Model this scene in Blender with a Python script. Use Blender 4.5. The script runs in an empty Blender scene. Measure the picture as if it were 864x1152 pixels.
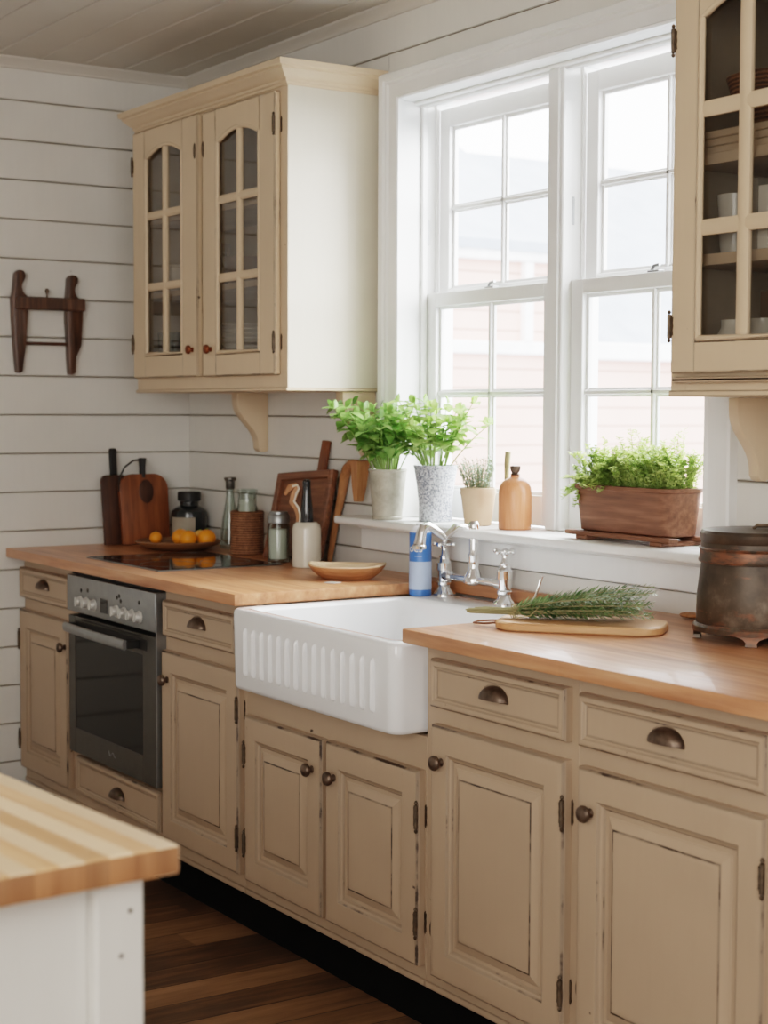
import bpy, bmesh, math, random
from mathutils import Vector, Matrix, Euler
random.seed(7)
C = bpy.context.scene.collection
PI = math.pi

# ------------------------------------------------------------------ materials
def new_mat(name):
    m = bpy.data.materials.new(name); m.use_nodes = True
    nt = m.node_tree
    for n in list(nt.nodes): nt.nodes.remove(n)
    out = nt.nodes.new('ShaderNodeOutputMaterial')
    b = nt.nodes.new('ShaderNodeBsdfPrincipled')
    nt.links.new(b.outputs[0], out.inputs[0])
    return m, nt, b, out
def lin(c):
    return tuple((x/12.92 if x <= .04045 else ((x+.055)/1.055)**2.4) for x in c)
def rgb(r, g, b): return lin((r/255, g/255, b/255)) + (1,)
def N(nt, t, **kw):
    n = nt.nodes.new(t)
    for k, v in kw.items():
        if k.startswith('in_'):
            n.inputs[int(k[3:]) if k[3:].isdigit() else k[3:]].default_value = v
        else: setattr(n, k, v)
    return n
def coords(nt, scale=(1,1,1), rot=(0,0,0), kind='Object'):
    tc = N(nt, 'ShaderNodeTexCoord'); mp = N(nt, 'ShaderNodeMapping')
    mp.inputs['Scale'].default_value = scale; mp.inputs['Rotation'].default_value = rot
    nt.links.new(tc.outputs[kind], mp.inputs[0]); return mp.outputs[0]
def noise(nt, vec, scale, detail=3, rough=.5):
    n = N(nt, 'ShaderNodeTexNoise'); n.inputs['Scale'].default_value = scale
    n.inputs['Detail'].default_value = detail; n.inputs['Roughness'].default_value = rough
    if vec is not None: nt.links.new(vec, n.inputs['Vector'])
    return n.outputs['Fac']
def ramp(nt, fac, stops):
    r = N(nt, 'ShaderNodeValToRGB'); e = r.color_ramp.elements
    e[0].position, e[0].color = stops[0]; e[1].position, e[1].color = stops[-1]
    for p, c in stops[1:-1]:
        q = e.new(p); q.color = c
    nt.links.new(fac, r.inputs[0]); return r.outputs[0]
def mixc(nt, fac, a, b, blend='MIX'):
    m = N(nt, 'ShaderNodeMix', data_type='RGBA', blend_type=blend)
    for s, v in ((0, fac), (6, a), (7, b)):
        if hasattr(v, 'links') or hasattr(v, 'is_linked'): nt.links.new(v, m.inputs[s])
        else: m.inputs[s].default_value = v
    return m.outputs[2]
def mth(nt, op, a, b=0., clamp=False):
    m = N(nt, 'ShaderNodeMath', operation=op); m.use_clamp = clamp
    for s, v in ((0, a), (1, b)):
        if hasattr(v, 'is_linked'): nt.links.new(v, m.inputs[s])
        else: m.inputs[s].default_value = v
    return m.outputs[0]
def bump(nt, b, h, strength=.2, dist=.002):
    n = N(nt, 'ShaderNodeBump'); n.inputs['Strength'].default_value = strength; n.inputs['Distance'].default_value = dist
    nt.links.new(h, n.inputs['Height']); nt.links.new(n.outputs[0], b.inputs['Normal'])

def simple(name, c, rough=.5, metal=0., var=.12, vscale=9., bmp=0., spec=.5, coat=0.):
    m, nt, b, o = new_mat(name)
    v = coords(nt)
    f = noise(nt, v, vscale, 4)
    d = tuple(x*(1-var) for x in c[:3])+(1,); l = tuple(min(1, x*(1+var)) for x in c[:3])+(1,)
    nt.links.new(ramp(nt, f, [(.3, d), (.7, l)]), b.inputs['Base Color'])
    b.inputs['Roughness'].default_value = rough; b.inputs['Metallic'].default_value = metal
    b.inputs['Specular IOR Level'].default_value = spec; b.inputs['Coat Weight'].default_value = coat
    if bmp: bump(nt, b, noise(nt, v, vscale*12, 3), bmp)
    return m

def paint(name, c, dark, rough=.45, wearamt=1., chip=.765, glaze=.0):
    """hand-painted cabinet finish: 'wear' on the mesh says where the paint rubs through"""
    m, nt, b, o = new_mat(name)
    v = coords(nt)
    vs = coords(nt, (14, 14, 1.4))
    f = noise(nt, v, 3.2, 4); g = noise(nt, vs, 5, 3)
    base = ramp(nt, f, [(.25, tuple(x*.93 for x in c[:3])+(1,)), (.75, tuple(min(1, x*1.05) for x in c[:3])+(1,))])
    base = mixc(nt, mth(nt, 'MULTIPLY', g, .22), base, tuple(x*.78 for x in c[:3])+(1,))
    at = N(nt, 'ShaderNodeAttribute', attribute_name='wear')
    n1 = noise(nt, v, 26, 4, .65); n2 = noise(nt, v, 7, 2)
    s = mth(nt, 'ADD', mth(nt, 'MULTIPLY', at.outputs['Fac'], .60), mth(nt, 'ADD', mth(nt, 'MULTIPLY', n1, .55), mth(nt, 'MULTIPLY', n2, .70)))
    fac = mth(nt, 'MULTIPLY', mth(nt, 'SUBTRACT', s, .985), 9*wearamt, True)
    # tiny chips anywhere
    chips = mth(nt, 'MULTIPLY', mth(nt, 'SUBTRACT', noise(nt, v, 34, 2, .4), chip), 30, True)
    fac = mth(nt, 'MAXIMUM', fac, chips)
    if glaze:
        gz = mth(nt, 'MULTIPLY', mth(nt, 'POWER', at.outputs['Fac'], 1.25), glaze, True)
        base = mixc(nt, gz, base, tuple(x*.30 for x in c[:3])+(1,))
    nt.links.new(mixc(nt, fac, base, dark), b.inputs['Base Color'])
    b.inputs['Roughness'].default_value = rough
    bump(nt, b, g, .12, .0008)
    return m

def wood(name, c1, c2, c3, axis='x', scale=1., rough=.45, coat=0., plank=None, bmp=.08, strips=None, alt=None):
    """grain runs along axis; strips = width of glued staves"""
    m, nt, b, o = new_mat(name)
    st = {'x': (1.2, 16, 16), 'y': (16, 1.2, 16), 'z': (16, 16, 1.2)}[axis]
    v = coords(nt, tuple(q*scale for q in st)); v0 = coords(nt)
    g = noise(nt, v, 2.2, 6, .62); big = noise(nt, v0, 2.4*scale, 3)
    fac = mth(nt, 'ADD', mth(nt, 'MULTIPLY', g, .7), mth(nt, 'MULTIPLY', big, .3))
    col = ramp(nt, fac, [(.32, c1), (.5, c2), (.68, c3)])
    if strips:
        w, axis_i, amt = strips
        tc = N(nt, 'ShaderNodeTexCoord'); sp = N(nt, 'ShaderNodeSeparateXYZ'); nt.links.new(tc.outputs['Object'], sp.inputs[0])
        idx = mth(nt, 'FLOOR', mth(nt, 'DIVIDE', sp.outputs[axis_i], w))
        along = mth(nt, 'FLOOR', mth(nt, 'ADD', mth(nt, 'MULTIPLY', sp.outputs[1-axis_i if axis_i < 2 else 0], .9), mth(nt, 'MULTIPLY', idx, .37)))
        cb = N(nt, 'ShaderNodeCombineXYZ'); nt.links.new(idx, cb.inputs[0]); nt.links.new(along, cb.inputs[1])
        wn = N(nt, 'ShaderNodeTexWhiteNoise'); nt.links.new(cb.outputs[0], wn.inputs[0])
        if alt:
            par = mth(nt, 'PINGPONG', idx, 1.)
            col = mixc(nt, mth(nt, 'MULTIPLY', par, .82), col, alt)
        k = mth(nt, 'ADD', 1-amt/2, mth(nt, 'MULTIPLY', wn.outputs['Value'], amt))
        hs = N(nt, 'ShaderNodeHueSaturation'); nt.links.new(k, hs.inputs['Value']); nt.links.new(col, hs.inputs['Color']); col = hs.outputs[0]
    nt.links.new(col, b.inputs['Base Color'])
    b.inputs['Roughness'].default_value = rough; b.inputs['Coat Weight'].default_value = coat
    if bmp: bump(nt, b, g, bmp, .001)
    return m

def glass(name, tint=(1,1,1,1), refl=.12, rough=.02):
    m, nt, b, o = new_mat(name); nt.nodes.remove(b)
    t = N(nt, 'ShaderNodeBsdfTransparent'); t.inputs[0].default_value = tint
    g = N(nt, 'ShaderNodeBsdfGlossy'); g.inputs['Roughness'].default_value = rough
    fr = N(nt, 'ShaderNodeLayerWeight'); fr.inputs['Blend'].default_value = .25
    v = coords(nt); w = noise(nt, v, 3, 2)
    k = mth(nt, 'ADD', mth(nt, 'MULTIPLY', fr.outputs['Fresnel'], refl*3), mth(nt, 'MULTIPLY', w, refl*.4), True)
    mx = N(nt, 'ShaderNodeMixShader'); nt.links.new(k, mx.inputs[0])
    nt.links.new(t.outputs[0], mx.inputs[1]); nt.links.new(g.outputs[0], mx.inputs[2]); nt.links.new(mx.outputs[0], o.inputs[0])
    return m

def leafmat(name, c1, c2, trans=.45):
    m, nt, b, o = new_mat(name)
    v = coords(nt); f = noise(nt, v, 22, 2)
    col = ramp(nt, f, [(.3, c1), (.7, c2)])
    nt.links.new(col, b.inputs['Base Color']); b.inputs['Roughness'].default_value = .45
    t = N(nt, 'ShaderNodeBsdfTranslucent'); nt.links.new(col, t.inputs[0])
    mx = N(nt, 'ShaderNodeMixShader'); mx.inputs[0].default_value = trans
    nt.links.new(b.outputs[0], mx.inputs[1]); nt.links.new(t.outputs[0], mx.inputs[2]); nt.links.new(mx.outputs[0], o.inputs[0])
    return m

def speckle(name, c1, c2, scale, lo, hi, rough=.5, metal=0.):
    m, nt, b, o = new_mat(name)
    v = coords(nt); f = noise(nt, v, scale, 5, .7); g = noise(nt, v, 8, 2)
    nt.links.new(ramp(nt, mth(nt, 'ADD', mth(nt, 'MULTIPLY', f, .8), mth(nt, 'MULTIPLY', g, .2)), [(lo, c1), (hi, c2)]), b.inputs['Base Color'])
    b.inputs['Roughness'].default_value = rough; b.inputs['Metallic'].default_value = metal
    return m

M = {}
CREAM = rgb(183, 158, 133)
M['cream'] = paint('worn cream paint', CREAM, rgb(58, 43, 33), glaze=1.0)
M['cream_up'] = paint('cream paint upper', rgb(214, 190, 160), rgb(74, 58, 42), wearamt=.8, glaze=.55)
M['cream_lit_side'] = paint('cream paint lit side', rgb(216, 207, 188), rgb(120, 100, 74), wearamt=.5, chip=.80)  # cream paint lightened to put the window light into its colour
M['shelfpaint'] = simple('shelf paint', rgb(190, 166, 138), .6)
M['cream_in'] = simple('cabinet inside', rgb(176, 158, 134), .7)
M['white'] = paint('white wall paint', rgb(226, 223, 216), rgb(150, 140, 126), .5, .3, .82)
M['wallgap'] = simple('shadow gap', rgb(124, 110, 94), .9)
M['ceil'] = simple('ceiling paint', rgb(206, 200, 190), .6, var=.05, vscale=1.6)
M['trimwhite'] = paint('white gloss trim', rgb(238, 238, 236), rgb(140, 134, 126), .35, .3, .82)
M['counter'] = wood('oak worktop', rgb(168, 108, 72), rgb(204, 143, 102), rgb(224, 172, 130), 'x', 1., .38, .12, strips=(.045, 1, .22))
M['block'] = wood('butcher block', rgb(205, 150, 100), rgb(224, 176, 128), rgb(236, 196, 150), 'x', 1., .42, .1, strips=(.030, 1, .20), alt=rgb(240, 212, 176))
M['endgrain_shaded'] = wood('shaded butcher block end grain', rgb(128, 82, 52), rgb(158, 108, 72), rgb(184, 132, 92), 'z', 1., .5, 0, strips=(.030, 1, .45))  # darker end grain; the shade on the end face is in the colour too
M['floor'] = None
M['board'] = wood('pale board', rgb(180, 130, 88), rgb(205, 156, 110), rgb(220, 176, 132), 'x', 2, .5)
M['walnut'] = wood('dark walnut', rgb(44, 26, 17), rgb(70, 42, 27), rgb(92, 58, 38), 'z', 2, .5)
M['redwood'] = wood('red brown board', rgb(92, 50, 28), rgb(128, 74, 42), rgb(156, 96, 58), 'z', 2, .45)
M['mahog'] = wood('old mahogany', rgb(50, 34, 26), rgb(78, 53, 40), rgb(112, 78, 58), 'z', 3, .4, .2)
M['traywood'] = wood('tray wood', rgb(88, 54, 36), rgb(122, 78, 54), rgb(148, 100, 72), 'x', 2, .5)
M['midwood'] = wood('mid brown wood', rgb(140, 92, 58), rgb(170, 118, 78), rgb(190, 140, 98), 'z', 2, .5)
M['orangewood'] = wood('orange brown turned wood', rgb(186, 108, 66), rgb(208, 132, 90), rgb(222, 152, 112), 'z', 2, .38, .1)
M['troughwood'] = wood('weathered brown planter wood', rgb(92, 60, 42), rgb(122, 80, 58), rgb(148, 104, 80), 'x', 2, .6)
M['bowlwood'] = wood('pale dry wood', rgb(196, 160, 122), rgb(218, 188, 154), rgb(232, 208, 180), 'x', 2, .6)
M['bowlout'] = wood('dish outside', rgb(140, 92, 60), rgb(172, 122, 84), rgb(196, 148, 108), 'x', 3, .6)
M['wicker'] = None
M['steel'] = simple('brushed steel', rgb(150, 152, 152), .34, .85, .06, 40)
M['steeldark'] = simple('dark steel', rgb(92, 89, 84), .36, .8, .06, 40)
M['chrome'] = simple('chrome', (.9, .9, .9, 1), .06, 1., .02)
M['blackglass'] = simple('black glass', (.006, .006, .006, 1), .06, 0, .1, spec=.5)
M['ovenglass'] = simple('smoked oven glass', (.006, .006, .005, 1), .09, 0, .1, spec=.28)
M['black'] = simple('black', (.012, .011, .010, 1), .55)
M['plinth'] = simple('black plinth', (.006, .006, .006, 1), .9, spec=.1)
M['bronze'] = simple('aged bronze', rgb(104, 88, 76), .4, .8, .35, 60)
M['iron'] = simple('dark iron hinge', rgb(96, 82, 68), .5, .7, .4, 80)
M['coppery'] = simple('copper knob', rgb(120, 66, 40), .4, .7, .3, 50)
M['porcelain'] = simple('white fireclay', rgb(240, 241, 242), .12, 0, .01, coat=.5)
M['pane'] = glass('window pane glass', (1, 1, 1, 1), .035)
M['cabpane'] = glass('cabinet door glass', (.70, .70, .69, 1), .07)
M['jarglass'] = glass('jar glass', (.86, .9, .88, 1), .16)
M['leaf'] = leafmat('fresh basil leaf', rgb(100, 148, 66), rgb(168, 202, 122), .5)
M['leaf2'] = leafmat('mint leaf', rgb(126, 172, 78), rgb(198, 220, 146), .5)
M['thyme'] = leafmat('thyme leaf', rgb(148, 178, 88), rgb(222, 234, 162), .45)
M['greyherb'] = leafmat('grey green herb', rgb(116, 136, 112), rgb(160, 176, 150), .3)
M['rosemary'] = leafmat('rosemary needle', rgb(96, 122, 76), rgb(178, 194, 146), .2)
M['rosemary2'] = leafmat('dark rosemary needle', rgb(66, 94, 54), rgb(124, 150, 98), .15)
M['stem'] = simple('green stem', rgb(120, 150, 70), .6)
M['woodystem'] = simple('straw stem', rgb(150, 144, 104), .7)
M['soil'] = simple('soil', rgb(56, 40, 28), .95, bmp=.5)
M['galv'] = speckle('grey galvanised bucket', rgb(140, 136, 122), rgb(192, 188, 174), 24, .3, .7, .5, .2)
M['blueglaze'] = speckle('speckled blue white enamel', rgb(104, 112, 126), rgb(216, 220, 226), 190, .42, .56, .45)
M['terracotta'] = simple('pale clay', rgb(206, 178, 148), .7, 0, .08)
M['crock'] = simple('cream stoneware', rgb(216, 208, 192), .25, 0, .06, coat=.3)
M['knobgrey'] = simple('silver grey knob', rgb(200, 198, 192), .3, .3, .08)
M['blackceram'] = simple('black glazed neck', (.02, .021, .024, 1), .12, coat=.4)
M['blackjar'] = simple('black jar', (.016, .018, .018, 1), .16)
M['paperlabel'] = simple('aged paper', rgb(160, 150, 134), .8)
M['salt'] = simple('white flour', rgb(226, 220, 208), .8)
M['orange'] = simple('orange peel', rgb(238, 146, 26), .45, 0, .1, 10, .2)
M['citrus'] = simple('pale orange', rgb(240, 182, 90), .5, 0, .1)
M['plate'] = simple('brown wooden plate', rgb(128, 90, 60), .4, 0, .2, 6)
M['tin'] = None
M['blue'] = simple('blue label', rgb(62, 112, 186), .35, 0, .08)
M['paleblue'] = simple('pale blue label', rgb(176, 194, 222), .4, 0, .12, 14)
M['creamtext'] = simple('cream lettering', rgb(226, 226, 206), .5)
M['whiteplastic'] = simple('white cap', rgb(232, 232, 236), .4)
M['twine'] = simple('twine', rgb(160, 146, 104), .8)
M['leather'] = simple('dark leather', (.02, .016, .013, 1), .6)
M['china'] = simple('ivory china', rgb(214, 204, 186), .3, 0, .06)
M['chinadark'] = simple('brown stoneware', rgb(120, 92, 70), .4, 0, .15)
M['islandpaint'] = paint('white island paint', rgb(212, 210, 204), rgb(150, 148, 140), .45, .25, .82)
M['siding'] = None
M['roofgrey'] = simple('grey slate', rgb(150, 158, 168), .8, 0, .1, 5)
M['housetrim'] = simple('white house trim', rgb(240, 240, 238), .6)
M['foliage_far'] = leafmat('far tree leaves', rgb(130, 160, 96), rgb(170, 190, 130), .4)

def floor_mat():
    m, nt, b, o = new_mat('dark floor boards')
    v0 = coords(nt)
    sp = N(nt, 'ShaderNodeSeparateXYZ'); nt.links.new(v0, sp.inputs[0])
    W = .118
    ix = mth(nt, 'FLOOR', mth(nt, 'DIVIDE', sp.outputs[0], W))
    wn = N(nt, 'ShaderNodeTexWhiteNoise', noise_dimensions='1D'); nt.links.new(ix, wn.inputs['W'])
    iy = mth(nt, 'FLOOR', mth(nt, 'ADD', mth(nt, 'MULTIPLY', sp.outputs[1], .6), mth(nt, 'MULTIPLY', wn.outputs['Value'], 5)))
    cb = N(nt, 'ShaderNodeCombineXYZ'); nt.links.new(ix, cb.inputs[0]); nt.links.new(iy, cb.inputs[1])
    w2 = N(nt, 'ShaderNodeTexWhiteNoise'); nt.links.new(cb.outputs[0], w2.inputs[0])
    off = N(nt, 'ShaderNodeVectorMath', operation='ADD'); nt.links.new(v0, off.inputs[0])
    sc = N(nt, 'ShaderNodeVectorMath', operation='SCALE'); nt.links.new(w2.outputs['Color'], sc.inputs[0]); sc.inputs['Scale'].default_value = 8
    nt.links.new(sc.outputs[0], off.inputs[1])
    mp = N(nt, 'ShaderNodeMapping'); mp.inputs['Scale'].default_value = (20, 1.5, 1); nt.links.new(off.outputs[0], mp.inputs[0])
    g = noise(nt, mp.outputs[0], 2.0, 7, .68)
    blot = noise(nt, off.outputs[0], 2.2, 3)
    k = mth(nt, 'ADD', mth(nt, 'MULTIPLY', g, .5), mth(nt, 'ADD', mth(nt, 'MULTIPLY', blot, .35), mth(nt, 'MULTIPLY', w2.outputs['Value'], .22)))
    col = ramp(nt, k, [(.28, rgb(46, 34, 26)), (.46, rgb(98, 73, 54)), (.60, rgb(144, 108, 78)), (.78, rgb(178, 138, 102))])
    fr = mth(nt, 'FRACT', mth(nt, 'DIVIDE', sp.outputs[0], W))
    gap = mth(nt, 'MULTIPLY', mth(nt, 'SUBTRACT', mth(nt, 'ABSOLUTE', mth(nt, 'SUBTRACT', fr, .5)), .478), 60, True)
    nt.links.new(mixc(nt, gap, col, rgb(18, 12, 8)), b.inputs['Base Color'])
    b.inputs['Roughness'].default_value = .42
    bump(nt, b, mth(nt, 'SUBTRACT', g, gap), .25, .003)
    return m
M['floor'] = floor_mat()
def wicker_mat():
    m, nt, b, o = new_mat('woven wicker')
    v = coords(nt, (1, 1, 1))
    w = N(nt, 'ShaderNodeTexWave', wave_type='BANDS', bands_direction='Z'); w.inputs['Scale'].default_value = 42; w.inputs['Distortion'].default_value = 2.5; w.inputs['Detail Scale'].default_value = 6
    nt.links.new(v, w.inputs[0])
    n = noise(nt, v, 60, 3)
    k = mth(nt, 'ADD', mth(nt, 'MULTIPLY', w.outputs['Fac'], .5), mth(nt, 'MULTIPLY', n, .5))
    nt.links.new(ramp(nt, k, [(.2, rgb(82, 50, 32)), (.55, rgb(136, 90, 60)), (.85, rgb(170, 122, 88))]), b.inputs['Base Color'])
    b.inputs['Roughness'].default_value = .7; bump(nt, b, k, .8, .003)
    return m
M['wicker'] = wicker_mat()
def tin_mat(name, rusty):
    m, nt, b, o = new_mat(name)
    v = coords(nt); vs = coords(nt, (3, 3, 8))
    f = noise(nt, v, 9, 6, .65); g = noise(nt, vs, 5, 5, .7)
    base = ramp(nt, f, [(.3, rgb(52, 44, 37)), (.55, rgb(84, 72, 60)), (.75, rgb(138, 124, 108))])
    sp = N(nt, 'ShaderNodeSeparateXYZ'); tco = N(nt, 'ShaderNodeTexCoord'); nt.links.new(tco.outputs['Object'], sp.inputs[0])
    band = mth(nt, 'SUBTRACT', 1., mth(nt, 'DIVIDE', mth(nt, 'ABSOLUTE', mth(nt, 'SUBTRACT', sp.outputs[2], .060)), .026), True)
    g = mth(nt, 'ADD', g, mth(nt, 'MULTIPLY', band, .16))
    fac = mth(nt, 'MULTIPLY', mth(nt, 'SUBTRACT', g, .62-.13*rusty), 7, True)
    nt.links.new(mixc(nt, fac, base, rgb(128, 84, 62)), b.inputs['Base Color'])
    b.inputs['Roughness'].default_value = .45; b.inputs['Metallic'].default_value = .45
    bump(nt, b, f, .2, .002)
    return m
M['tin'] = tin_mat('aged dark tin', 0); M['tinrust'] = tin_mat('rusty copper tin', 1)
def siding_mat():
    m, nt, b, o = new_mat('pink clapboard')
    v = coords(nt); sp = N(nt, 'ShaderNodeSeparateXYZ'); nt.links.new(v, sp.inputs[0])
    fr = mth(nt, 'FRACT', mth(nt, 'MULTIPLY', sp.outputs[2], 8.5))
    ln = mth(nt, 'MULTIPLY', mth(nt, 'SUBTRACT', fr, .86), 9, True)
    c = ramp(nt, noise(nt, v, 2, 3), [(.3, rgb(222, 174, 158)), (.7, rgb(232, 188, 172))])
    nt.links.new(mixc(nt, ln, c, rgb(150, 118, 106)), b.inputs['Base Color']); b.inputs['Roughness'].default_value = .8
    return m
M['siding'] = siding_mat()

# ------------------------------------------------------------------ mesh builder
class MB:
    def __init__(s):
        s.b = bmesh.new(); s.w = s.b.verts.layers.float.new('wear'); s.mi = 0
    def faces(s, fs):
        for f in fs: f.material_index = s.mi
    def quad(s, vs):
        try:
            f = s.b.faces.new(vs); f.material_index = s.mi; return f
        except ValueError: return None
    def box(s, x0, x1, y0, y1, z0, z1, bev=0., wear=0., seg=1, rot=None, piv=None):
        t = bmesh.new(); w = t.verts.layers.float.new('wear')
        bmesh.ops.create_cube(t, size=1)
        for v in t.verts:
            v.co = Vector(((x0+x1)/2+v.co.x*(x1-x0), (y0+y1)/2+v.co.y*(y1-y0), (z0+z1)/2+v.co.z*(z1-z0)))
        if bev:
            r = bmesh.ops.bevel(t, geom=t.edges[:], offset=bev, segments=seg, affect='EDGES', profile=.5)
        if wear:
            # extra loop just inside the edge so that rubbed paint stays on the edge
            for v in t.verts: v[w] = wear
        if wear and bev:
            big = [f for f in t.faces if f.calc_area() > 4*bev*max(bev, .004) and len(f.verts) == 4]
            r = bmesh.ops.inset_individual(t, faces=big, thickness=min(bev*1.2, .006), use_even_offset=True)
            for f in big:
                for v in f.verts: v[w] = 0.
        if rot is not None:
            p = Vector(piv) if piv else Vector(((x0+x1)/2, (y0+y1)/2, (z0+z1)/2))
            R = Euler(rot).to_matrix()
            for v in t.verts: v.co = R @ (v.co-p) + p
        s.merge(t); return s
    def merge(s, t, mat=None):
        w2 = t.verts.layers.float.get('wear'); mp = {}
        for v in t.verts:
            n = s.b.verts.new(mat @ v.co if mat else v.co); mp[v] = n
            if w2: n[s.w] = v[w2]
        for f in t.faces:
            try:
                g = s.b.faces.new([mp[v] for v in f.verts]); g.material_index = s.mi
            except ValueError: pass
        t.free()
    def loops(s, L, close_start=True, close_end=True, wears=None, cyc=True):
        R = []
        for i, lp in enumerate(L):
            r = [s.b.verts.new(p) for p in lp]
            if wears:
                for v in r: v[s.w] = wears[i]
            R.append(r)
        n = len(R[0])
        for a, b in zip(R, R[1:]):
            for i in range(n if cyc else n-1):
                j = (i+1) % n
                s.quad([a[i], a[j], b[j], b[i]])
        if close_start: s.quad(R[0][::-1])
        if close_end: s.quad(R[-1])
        return s
    def lathe(s, prof, c=(0,0,0), n=28, axis='z', caps=True, sq=(1,1)):
        """prof: list of (radius, height)"""
        L = []
        for r, h in prof:
            lp = []
            for i in range(n):
                a = 2*PI*i/n; x, y = max(r, 1e-5)*math.cos(a)*sq[0], max(r, 1e-5)*math.sin(a)*sq[1]
                p = {'z': (x, y, h), '-y': (x, -h, y), 'x': (h, x, y), 'y': (x, h, -y)}[axis]
                lp.append(Vector(p)+Vector(c))
            L.append(lp)
        s.loops(L, caps, caps); return s
    def tube(s, pts, r, n=8, caps=True, flat=None):
        pts = [Vector(p) for p in pts]; rs = r if isinstance(r, (list, tuple)) else [r]*len(pts)
        L = []; up = None
        for i, p in enumerate(pts):
            d = (pts[min(i+1, len(pts)-1)]-pts[max(i-1, 0)]).normalized()
            if up is None:
                up = Vector((0,0,1)) if abs(d.z) < .9 else Vector((1,0,0))
            u = (up-d*up.dot(d)).normalized(); v = d.cross(u); up = u
            f = flat or (1, 1)
            L.append([p+rs[i]*(u*math.cos(2*PI*k/n)*f[0]+v*math.sin(2*PI*k/n)*f[1]) for k in range(n)])
        s.loops(L, caps, caps); return s
    def prism(s, poly, axis, d0, d1, bev=0., wear=0.):
        """poly: list of 2-D points, extruded along axis from d0 to d1"""
        def P(a, b, d): return {'x': (d, a, b), 'y': (a, d, b), 'z': (a, b, d)}[axis]
        t = bmesh.new(); w = t.verts.layers.float.new('wear')
        A = [t.verts.new(P(a, b, d0)) for a, b in poly]; B = [t.verts.new(P(a, b, d1)) for a, b in poly]
        n = len(poly)
        t.faces.new(A); t.faces.new(B[::-1])
        for i in range(n): t.faces.new([A[i], B[i], B[(i+1) % n], A[(i+1) % n]])
        bmesh.ops.recalc_face_normals(t, faces=t.faces[:])
        if bev:
            bmesh.ops.bevel(t, geom=[e for e in t.edges], offset=bev, segments=2, affect='EDGES', profile=.5, clamp_overlap=True)
        s.merge(t); return s
    def sphere(s, c, r, sq=(1,1,1), u=18, v=12):
        t = bmesh.new(); t.verts.layers.float.new('wear')
        bmesh.ops.create_uvsphere(t, u_segments=u, v_segments=v, radius=r)
        for q in t.verts: q.co = Vector((q.co.x*sq[0]+c[0], q.co.y*sq[1]+c[1], q.co.z*sq[2]+c[2]))
        s.merge(t); return s
    def rings(s, x0, x1, z0, z1, yb, rg):
        """stepped panel facing -y: rg = (inset, out, wear)"""
        L = []
        for i, o, w in rg:
            L.append([(x0+i, yb-o, z0+i), (x1-i, yb-o, z0+i), (x1-i, yb-o, z1-i), (x0+i, yb-o, z1-i)])
        s.loops(L, True, True, [w for _, _, w in rg]); return s
    def xf(s, mat):
        for v in s.b.verts: v.co = mat @ v.co
        return s

ROOTLOC = {}
def tag(o, label=None, cat=None, group=None, kind=None):
    if label: o['label'] = label
    if cat: o['category'] = cat
    if group: o['group'] = group
    if kind: o['kind'] = kind
    return o
def thing(name, loc, label, cat, group=None, kind=None, rz=0):
    o = bpy.data.objects.new(name, None); C.objects.link(o); o.location = loc; o.rotation_euler = (0, 0, rz)
    o.empty_display_size = .05
    return tag(o, label, cat, group, kind)
def root_of(o):
    while o.parent: o = o.parent
    return o
def obj(name, mb, mat, parent=None, smooth=True, ang=35, local=False, subsurf=0):
    """links mb as one mesh object; coordinates are world unless local"""
    bm = mb.b
    bmesh.ops.recalc_face_normals(bm, faces=bm.faces[:]) if not getattr(mb, 'keepn', False) else None
    if parent is not None:
        off = Vector((0,0,0)) if local else -root_of(parent).location
    else:
        xs = [v.co for v in bm.verts]
        lo = Vector((min(v.x for v in xs), min(v.y for v in xs), min(v.z for v in xs)))
        hi = Vector((max(v.x for v in xs), max(v.y for v in xs), max(v.z for v in xs)))
        base = Vector(((lo.x+hi.x)/2, (lo.y+hi.y)/2, lo.z)); off = -base
    for v in bm.verts: v.co += off
    me = bpy.data.meshes.new(name); bm.to_mesh(me); bm.free()
    for q in (mat if isinstance(mat, (list, tuple)) else [mat]): me.materials.append(q)
    if smooth:
        for p in me.polygons: p.use_smooth = True
        me.set_sharp_from_angle(angle=math.radians(ang))
    o = bpy.data.objects.new(name, me); C.objects.link(o)
    if parent is not None: o.parent = parent
    else: o.location = base
    if subsurf:
        md = o.modifiers.new('sub', 'SUBSURF'); md.levels = subsurf; md.render_levels = subsurf
    return o
def copy_tree(o, parent=None):
    c = o.copy(); C.objects.link(c)
    if parent is not None: c.parent = parent
    for ch in list(o.children): copy_tree(ch, c)
    return c

# ------------------------------------------------------------------ room shell
XL = -.05          # left wall plane
ZC = 2.53          # ceiling
XR, YR = 5.9, -4.6 # far right / rear extents
m = MB(); m.box(XL-.2, XR+.2, YR-.2, .2, -.06, 0); tag(obj('floor', m, M['floor'], smooth=False), kind='structure')
m = MB()
y = YR
while y < .0:
    m.box(XL-.1, XR+.1, y, min(y+.146, .02), ZC, ZC+.03, .003); y += .15
m.mi = 1; m.box(XL-.15, XR+.15, YR-.1, .15, ZC+.004, ZC+.1)
tag(obj('ceiling', m, [M['ceil'], M['wallgap']], smooth=False), kind='structure')
lines = [-.02, .09, .218, .346, .474, .602, .73, .858, .986, 1.114, 1.242, 1.37, 1.498, 1.626, 1.754, 1.882, 2.01, 2.138, 2.266, 2.394, 2.54]
g = .0014
m = MB()
for a, b in zip(lines, lines[1:]):
    m.box(XL-.014, XL, YR, .010, max(a+g, 0), b-g, .0025, .5)
m.mi = 1; m.box(XL-.15, XL-.0035, YR, .12, 0, ZC)
tag(obj('wall_left', m, [M['white'], M['wallgap']], smooth=False), kind='structure')
WX0, WX1, WZ0, WZ1 = 1.25, 2.53, 1.055, 2.275   # hole in the window wall
m = MB()
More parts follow.
